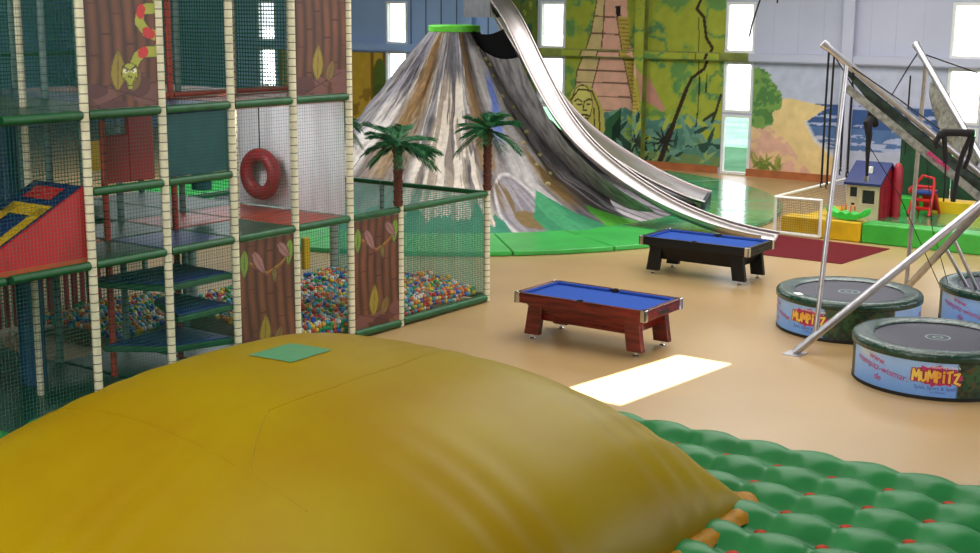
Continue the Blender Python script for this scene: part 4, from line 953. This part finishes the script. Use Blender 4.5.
def harness(loc, label, kind):
    t = thing('harness', label, 'harness', loc); b = MB()
    if kind == 1:
        b.tube([(-.05, 0, .1), (0, 0, 0), (.12, .02, -.06), (.2, 0, -.16)], [.05, .085, .075, .05], 10)
        b.tube([(.02, 0, .02), (-.12, .02, -.1), (-.1, 0, -.3)], [.06, .075, .05], 10); b.build('waist_belt', MT['strap'], t, smooth='auto')
        b = MB(); b.tube([(-.08, 0, -.25), (-.1, 0, -.5), (-.07, 0, -.95)], [.055, .04, .022], 8); b.build('leg_strap', MT['strap'], t, smooth='auto')
        b = MB(); b.lathe([(.001, -.04), (.035, -.04), (.035, .05), (.001, .05)], (-.07, 0, -1.0), 10); b.build('buckle', MT['chrome'], t)
    else:
        sx = Vector((rt[0], rt[1], 0)).normalized()
        def q(u, z): return tuple(sx*u+Vector((0, 0, z)))
        b.tube([q(-.2, -.06), q(-.14, .0), q(.1, .0), q(.27, -.01)], [.05, .055, .05, .055], 10)
        b.build('spreader_belt', MT['strap'], t, smooth='auto')
        for pts_, r_ in (([q(-.17, 0), q(-.24, -.14), q(-.2, -.2)], .04), ([q(-.13, -.05), q(-.1, -.25), q(-.08, -.42)], .035), ([q(.24, -.03), q(.14, -.3), q(.1, -.5), q(.06, -.95)], .035), ([q(.27, -.05), q(.24, -.3), q(.18, -.5)], .03), ([q(-.08, -.4), q(-.07, -.7), q(-.07, -.95)], .012)):
            b = MB(); b.tube(pts_, r_, 8); b.build('leg_strap', MT['strap'], t, smooth='auto')
    return t
harness(h1, 'bundled black harness hanging above the trampoline beside the playhouse', 1)
harness(h2, 'spread black harness with dangling leg straps above the nearest trampoline', 2)
# straps hanging near the middle window
b = MB(); q0 = Vector((20.1, .22, 0))
for pts_, r_ in (([(0, 0, 6.8), (.05, .05, 5.5), (-.05, .22, 4.8), (0, .3, 4.5)], .022), ([(.3, -.27, 6.8), (.32, -.25, 5.3)], .016), ([(.2, -.2, 6.8), (.3, -.25, 5.3)], .014), ([(0, 0, 6.8), (.3, -.27, 6.8)], .02), ([(.15, -.13, 6.8), (.15, -.13, HC)], .02)):
    b.tube([q0+Vector(p_) for p_ in pts_], r_, 6)
tag(b.build('hanging_strap', MT['rope'], None, smooth='auto'), 'black straps dangling from the ceiling beside the middle tall window', 'strap')

# ================================================================== TODDLER CORNER
def block(lo, hi, m, label, group=None):
    b = MB(); b.box(lo, hi); return tag(b.build('foam_block', MT[m], None, bevel=.035), label, 'foam block', group)
block((18.5, -3.12, 0), (19.0, -1.22, .45), 'yel', 'yellow foam block beside and behind the goal')
block((18.52, -8.2, 0), (19.05, -3.14, .45), 'gren', 'long bright green foam block edging the toddler corner')
block((19.02, -1.6, 0), (21.8, -1.22, .3), 'yel', 'long yellow foam block running back along the goal side net')
block((24.0, -2.95, 0), (24.5, -1.74, .36), 'gren', 'green foam block at the back, left of the red ladder chair')
block((24.0, -7.6, 0), (24.5, -2.97, .36), 'yel', 'yellow foam block at the back, right of the red ladder chair')
b = MB(); b.box((19.06, -8.2, .0), (23.98, -1.74, .04)); tag(b.build('play_mat', MT['greenfl'], None, bevel=.015), 'glossy green play mat inside the foam block border', 'mat')
for i, (y0, y1) in enumerate(((-5.4, -4.55), (-6.5, -5.5))):
    b = MB(); b.box((24.55, y0, 0), (25.05, y1, .78)); tag(b.build('foam_cube', MT['bluec'], None, bevel=.05), ('blue foam cube behind the yellow block', 'second blue foam cube further along behind the yellow block')[i], 'foam block', 'blue foam cubes')
b = MB(); b.box((26.3, -2.75, 0), (26.42, -1.35, 1.7)); sg = tag(b.build('panel_screen', MT['dgreenw'], None, bevel=.02), 'tall deep green panel standing behind the playhouse', 'panel')
b = MB(); b.box((26.28, -2.77, 1.7), (26.44, -1.33, 1.75)); b.build('top_edge', MT['tan'], sg)
b = MB(); b.box((26.3, -9.0, 0), (26.42, -2.8, .95)); tag(b.build('panel_screen', MT['dgreenw'], None, bevel=.02), 'low deep green panel running along behind the blue cubes', 'panel')
# goal with net and side fence
g = thing('goal', 'small white pipe football goal with net beside the maroon carpet', 'goal', (0, 0, 0))
gx, ga, gb, gh = 18.42, -1.1, -2.2, .88; r = .045
b = MB(); b.tube([(gx, ga, r), (gx, ga, gh), (gx, gb, gh), (gx, gb, r)], r, 10); b.tube([(gx, ga, r), (gx, gb, r)], r, 10); b.build('frame', MT['white'], g, smooth='auto')
b = MB(); b.tube([(gx, ga+.02, gh), (22.8, -1.15, gh)], .03, 8); b.tube([(22.8, -1.15, gh), (22.8, -1.15, 0)], .03, 8); b.build('side_rail', MT['white'], g, smooth='auto')
b = MB(); b.net((gx+.01, gb, .05), (0, 1, 0), (0, 0, 1), ga-gb, gh-.08, .055, .005); b.build('net', MT['dkgrey'], g)
b = MB(); b.net((gx, ga-.01, .05), (1, -.02, 0), (0, 0, 1), 4.35, gh-.08, .07, .006); b.build('side_net', MT['dkgrey'], g)
b = MB(); b.add([(15.7, -3.8, .006), (15.7, -2.1, .006), (18.3, -1.0, .006), (18.2, -3.95, .006)], [(3, 2, 1, 0)]); b.v = []; b.f = []; b.mi = []
b.prism([(15.7, -2.0, .002), (18.3, -1.0, .002), (18.1, -3.95, .002), (15.72, -3.75, .002)][::-1], (0, 0, .012)); tag(b.build('carpet', MT['carpet'], None), 'maroon carpet lying on the floor in front of the goal', 'carpet')
# playhouse: front faces -x
ph = thing('playhouse', 'small plastic playhouse with blue roof, beige front and red side', 'playhouse', (21.6, -2.43, .042))
Wd, Dp, Hh = .82, 1.3, .88
def fwall(b, lo, hi, holes, x0, x1):               # wall in the y-z plane with rectangular holes
    ys_ = sorted({lo[0], hi[0], *[h[0] for h in holes], *[h[2] for h in holes]}); zs_ = sorted({lo[1], hi[1], *[h[1] for h in holes], *[h[3] for h in holes]})
    for a_, c_ in zip(ys_[:-1], ys_[1:]):
        for e_, f_ in zip(zs_[:-1], zs_[1:]):
            m_, k_ = (a_+c_)/2, (e_+f_)/2
            if not any(h[0] < m_ < h[2] and h[1] < k_ < h[3] for h in holes): b.box((x0, a_, e_), (x1, c_, f_))
b = MB(); fwall(b, (0, 0), (Wd, Hh), [(.1, .4, .42, .74), (.55, .55, .74, .8), (.6, .34, .7, .4)], 0, .05); fr = b.build('front_wall', MT['tan'], ph)
for y0_, z0_, y1_, z1_ in ((.1, .4, .42, .74), (.55, .55, .74, .8), (.6, .34, .7, .4)):
    b = MB(); b.box((.045, y0_, z0_), (.055, y1_, z1_)); b.build('window_opening', MT['dark'], fr)  # dark sheet in each window hole stands for the shade inside
b = MB()
for y0, z0, y1, z1 in ((.1, .4, .42, .74), (.55, .55, .74, .8)):
    for lo, hi in (((-.015, y0-.03, z0-.03), (0.0, y1+.03, z0)), ((-.015, y0-.03, z1), (0.0, y1+.03, z1+.03)), ((-.015, y0-.03, z0), (0.0, y0, z1)), ((-.015, y1, z0), (0.0, y1+.03, z1))): b.box(lo, hi)
b.build('window_frame', MT['tan'], fr)
b = MB(); b.box((.05, .0, 0), (Dp, .05, Hh)); b.prism([(.0, .0, Hh), (Dp, .0, Hh), (Dp*.55, .0, Hh+.42)], (0, .05, 0))
for i in range(4): b.box((.12+i*.3, -.015, .05), (.3+i*.3, .0, Hh-.06))
b.build('side_wall', MT['dred'], ph)
b = MB(); b.box((.05, Wd-.05, 0), (Dp, Wd, Hh)); b.prism([(.0, Wd-.05, Hh), (Dp, Wd-.05, Hh), (Dp*.55, Wd-.05, Hh+.42)], (0, .05, 0)); b.build('side_wall', MT['tan'], ph)
b = MB(); b.box((Dp-.05, .05, 0), (Dp, Wd-.05, Hh)); b.build('rear_wall', MT['tan'], ph)
b = MB(); rx = Dp*.55; b.prism([(-.08, -.06, Hh-.03), (rx, -.06, Hh+.45), (rx, -.06, Hh+.51), (-.08, -.06, Hh+.04)], (0, Wd+.12, 0)); b.prism([(Dp+.08, -.06, Hh-.03), (rx, -.06, Hh+.45), (rx, -.06, Hh+.51), (Dp+.08, -.06, Hh+.04)][::-1], (0, Wd+.12, 0)); b.build('roof', MT['roofb'], ph, bevel=.01)
b = MB(); b.box((.28, .3, Hh+.2), (.36, .4, Hh+.42)); b.build('chimney', MT['white'], ph, bevel=.015)
b = MB(); b.lathe([(.001, 0), (.11, 0), (.13, .9), (.12, 1.2), (.07, 1.34), (.001, 1.38)], (.95, -.13, 0), 14); b.build('red_turret', MT['dred'], ph, smooth='auto')
# rocking see-saw in front of it
rk = thing('rocker', 'bright green plastic see-saw rocker on the yellow foam block before the playhouse', 'rocker', (18.75, -2.72, .45), math.radians(-4)); rk.scale = (.8, .82, .72)
b = MB(); prof = []
n = 16
top = [(-.6, .4), (-.56, .43), (-.42, .3), (-.25, .22), (-.12, .3), (0, .22), (.12, .3), (.25, .22), (.42, .3), (.56, .43), (.6, .4)]; bot = [(.6*math.cos(q), .3-.3*math.sin(q)+.02) for q in [PI*i/n for i in range(1, n)]]
b.prism([(-.17, y_, z_) for y_, z_ in top+bot], (.34, 0, 0)); b.build('body', MT['greenp'], rk, bevel=.03)
for y_ in (-.22, .22):
    b = MB(); b.tube([(-.14, y_*.6, .28), (-.14, y_*.6, .45), (.14, y_*.6, .45), (.14, y_*.6, .28)], .025, 8); b.build('handle', MT['orangep'], rk, smooth='auto')
# red ladder chair (toddler slide seen from its ladder side)
lc = thing('ladder_slide', 'red plastic toddler slide seen from its ladder end, with blue seat', 'toddler slide', (23.2, -3.0, .04), math.radians(-6))
for s in (-.24, .24):
    b = MB(); b.tube([(-.16, s*1.15, .02), (.1, s, .55), (.16, s*.95, .85)], .042, 8); b.tube([(.5, s*1.15, .02), (.2, s, .55)], .04, 8); b.build('side_frame', MT['redp'], lc, smooth='auto')
for z_, x_ in ((.16, -.09), (.36, .01)):
    b = MB(); b.box((x_-.06, -.25, z_), (x_+.08, .25, z_+.07)); b.build('step', MT['redp'], lc, bevel=.015)
b = MB(); b.box((.0, -.22, .54), (.42, .22, .62)); b.build('seat', MT['bluec'], lc, bevel=.02)
b = MB(); b.tube([(.16, -.23, .8), (.18, -.2, .95), (.2, 0, .98), (.2, .1, 1.0), (.16, .23, .8)], .035, 8); b.tube([(.14, -.23, .72), (.14, .23, .72)], .04, 8); b.build('hand_rail', MT['redp'], lc, smooth='auto')
b = MB(); b.prism([(.4, -.2, .58), (.58, -.2, .1), (.7, -.2, .06), (.7, -.2, .1), (.45, -.2, .64)], (0, .4, 0)); b.build('chute', MT['redp'], lc, bevel=.015)
rc = MB(); rc.tube([(24.2, -2.62, .5), (24.22, -2.5, .55), (24.25, -2.35, .5)], [.1, .17, .1], 12); tag(rc.build('beanbag', MT['redp'], None, smooth=True), 'red lump of a cushion on the back green foam block', 'cushion')

# ================================================================== BOUNCING DOME AND QUILTED MAT
CX, CY, HS = -1.665, -5.097, 3.096
DH, DK = 1.45, .578; DB = .28
def dome_z(u, v):
    u = u-.261*(1-u*u); v = v-.068*(1-v*v)
    e = np.clip((1-np.abs(u)**2.808), 0, 1)*np.clip((1-np.abs(v)**2.808), 0, 1)
    return DB+DH*e**DK
n = 180
g_ = np.sin(np.linspace(-1, 1, n)*PI/2); U, V_ = np.meshgrid(g_, g_, indexing='ij')
zz = dome_z(U, V_)
# soft pleats running in from the hem
def pleat(u, v):
    eu, ev = 1-np.abs(u), 1-np.abs(v)
    pu = np.sin(v*34+3*np.sin(v*9))*np.exp(-eu*5)*np.clip(eu*30, 0, 1); pv = np.sin(u*34+3*np.sin(u*8+1))*np.exp(-ev*5)*np.clip(ev*30, 0, 1)
    return .024*(pu+pv)
zz = zz+pleat(U, V_)
P = np.stack([U*HS, V_*HS, zz], -1)
dm = thing('bouncing_dome', 'huge mustard yellow inflated bouncing dome with a small green patch on top', 'inflatable dome', (CX, CY, 0))
gridmesh('cover', P, None, MT['dome'], dm)
pu = np.linspace(-.094, .094, 14); a_, c_ = np.meshgrid(pu+.205, pu+.241, indexing='ij')
gridmesh('green_patch', np.stack([a_*HS, c_*HS, dome_z(a_, c_)+.008], -1), None, MT['patch'], dm)
def seam(uv, nm='seam'):
    b = MB(); L_ = []
    for (u0_, v0_), (u1_, v1_) in zip(uv[:-1], uv[1:]):
        for i in range(24): t_ = i/24; L_.append((u0_+(u1_-u0_)*t_, v0_+(v1_-v0_)*t_))
    P_ = [(a*HS, c*HS, float(dome_z(np.array(a), np.array(c)))+.0005) for a, c in L_]
    b.tube(P_, .004, 6); b.build(nm, MT['dome'], dm, smooth=True)
seam([(-.215, -.076), (-.008, -.12), (.303, -.131), (.6, -.09), (.93, -.02)]); seam([(-.215, -.076), (-.349, -.163), (-.471, -.264)])
seam([(-.33, .85), (-.362, .666), (-.386, .443), (-.403, .202), (-.43, -.03), (-.471, -.264), (-.5, -.5)])
b = MB(); m_ = 260; rings = []
for side in range(4):
    for i in range(m_):
        s = -1+2*i/m_; w_ = .03*math.sin(i*.55)+.02*math.sin(i*.31)
        x, y = [(s, -1), (1, s), (-s, 1), (-1, -s)][side]; nx, ny = [(0, -1), (1, 0), (0, 1), (-1, 0)][side]
        o_ = Vector((x*HS, y*HS, 0)); nn_ = Vector((nx, ny, 0))
        rings.append([o_-nn_*.03+Vector((0, 0, DB+.03)), o_+nn_*(.05)+Vector((0, 0, DB+.05+.02*w_/.07)), o_+nn_*(.15+.01*math.sin(i*.55))+Vector((0, 0, DB+.03+w_*.35)), o_+nn_*(.19+.015*math.sin(i*.55))+Vector((0, 0, DB-.03))])
N_ = len(rings); b.add([q for R_ in rings for q in R_], [(i*4+j, ((i+1) % N_)*4+j, ((i+1) % N_)*4+j+1, i*4+j+1) for i in range(N_) for j in range(3)])
b.build('hem', MT['domehem'], dm, smooth=True)
# quilted mat around it
MX0, MX1, MY0, MY1 = -6.75, 3.375, -11.2, -.35
ps = .61; BX0, BY0 = 2.75, -7.95
xs_ = np.arange(MX0, MX1+.001, .035); ys_ = np.arange(MY0, MY1+.001, .035)
X, Y = np.meshgrid(xs_, ys_, indexing='ij')
sx_ = np.abs(np.sin(PI*(X-BX0)/ps)); sy_ = np.abs(np.sin(PI*(Y-BY0)/ps))
h = .3*np.sqrt((sx_**2+sy_**2)/2)+.7*(sx_**.7)*np.where(X > BX0, .8+.2*sy_**.5, .55+.45*sy_**.5)
bd = np.hypot(((X-BX0+ps/2) % ps)-ps/2, ((Y-BY0+ps/2) % ps)-ps/2); h = h*np.clip((bd-.06)/.2, .0, 1)**.7
Zm = .19+.165*h
ed = np.minimum.reduce([X-MX0, MX1-X, Y-MY0, MY1-Y]); Zm = Zm*np.sqrt(np.clip(1-(1-np.clip(ed/.07, 0, 1))**2, 0, 1))+.0
inside = (np.abs(X-CX) < HS-.25) & (np.abs(Y-CY) < HS-.25)
Zm = np.where(inside, .05, Zm)
qm = thing('quilted_mat', 'green quilted inflatable mat with orange-red buttons around the mustard dome', 'inflatable mat', (0, 0, 0))
gridmesh('quilt', np.stack([X, Y, Zm], -1), None, MT['quilt'], qm)
for i in range(-5, 1):
    for j in range(-6, 4):
        x, y = BX0+i*ps, BY0+j*ps
        if abs(x-CX) < HS+.1 and abs(y-CY) < HS+.1: continue
        if y < MY0+.2 or (x < -.4): continue
        b = MB(); b.lathe([(.001, .032), (.045, .032), (.068, .016), (.06, .0)], (x, y, .2), 12); b.build('button', MT['button'], qm, smooth=True)

# ================================================================== LIGHT
w = bpy.data.worlds.new('world'); sc.world = w; w.use_nodes = True
bg = w.node_tree.nodes['Background']; bg.inputs[0].default_value = (.92, .96, 1, 1); bg.inputs[1].default_value = 3.0
sun = bpy.data.lights.new('sun', 'SUN'); sun.energy = 46; sun.angle = .006; sun.color = (1, .99, .97); so = bpy.data.objects.new('sun', sun); COL.objects.link(so); so.rotation_euler = sun_dir.to_track_quat('-Z', 'Y').to_euler()
def area(x, y, z, sx, sy, e, c, rot=(0, 0, 0)):
    l = bpy.data.lights.new('unseen_light', 'AREA'); l.shape = 'RECTANGLE'; l.size = sx; l.size_y = sy; l.energy = e; l.color = c; o = bpy.data.objects.new('unseen_light', l); COL.objects.link(o); o.location = (x, y, z); o.rotation_euler = rot
area(-4, -6, 8.4, 7, 9, 420, (1, .98, .95)); area(9, -5, 8.4, 8, 8, 800, (1, .98, .95)); area(20, -1, 8.4, 8, 10, 1150, (1, .99, .98)); area(15, 14, 8.4, 9, 8, 1300, (.95, .98, 1))  # overhead lamps out of view, put in to light the hall
area(14, -16.6, 4.0, 20, 3, 800, (.95, .97, 1), (PI/2, 0, 0))  # area lamp as the light of unseen windows in the right wall
area(-13.6, -2, 5.0, 4, 14, 1300, (1, .98, .95), (0, -PI/2, 0))  # lamp added behind the camera to brighten the dome and tower front

area(2.75*S, 1.2, L2-.2, .5, .8, 22, (1, 1, 1), (0, -PI/2.6, 0))  # lamp added inside the tower to brighten the grey sheet
sc.view_settings.view_transform = 'Standard'; sc.view_settings.look = 'None'; sc.view_settings.exposure = 0; sc.view_settings.gamma = 1
sc.cycles.max_bounces = 8; sc.cycles.transparent_max_bounces = 16; sc.cycles.sample_clamp_indirect = 6; sc.cycles.caustics_reflective = False; sc.cycles.caustics_refractive = False
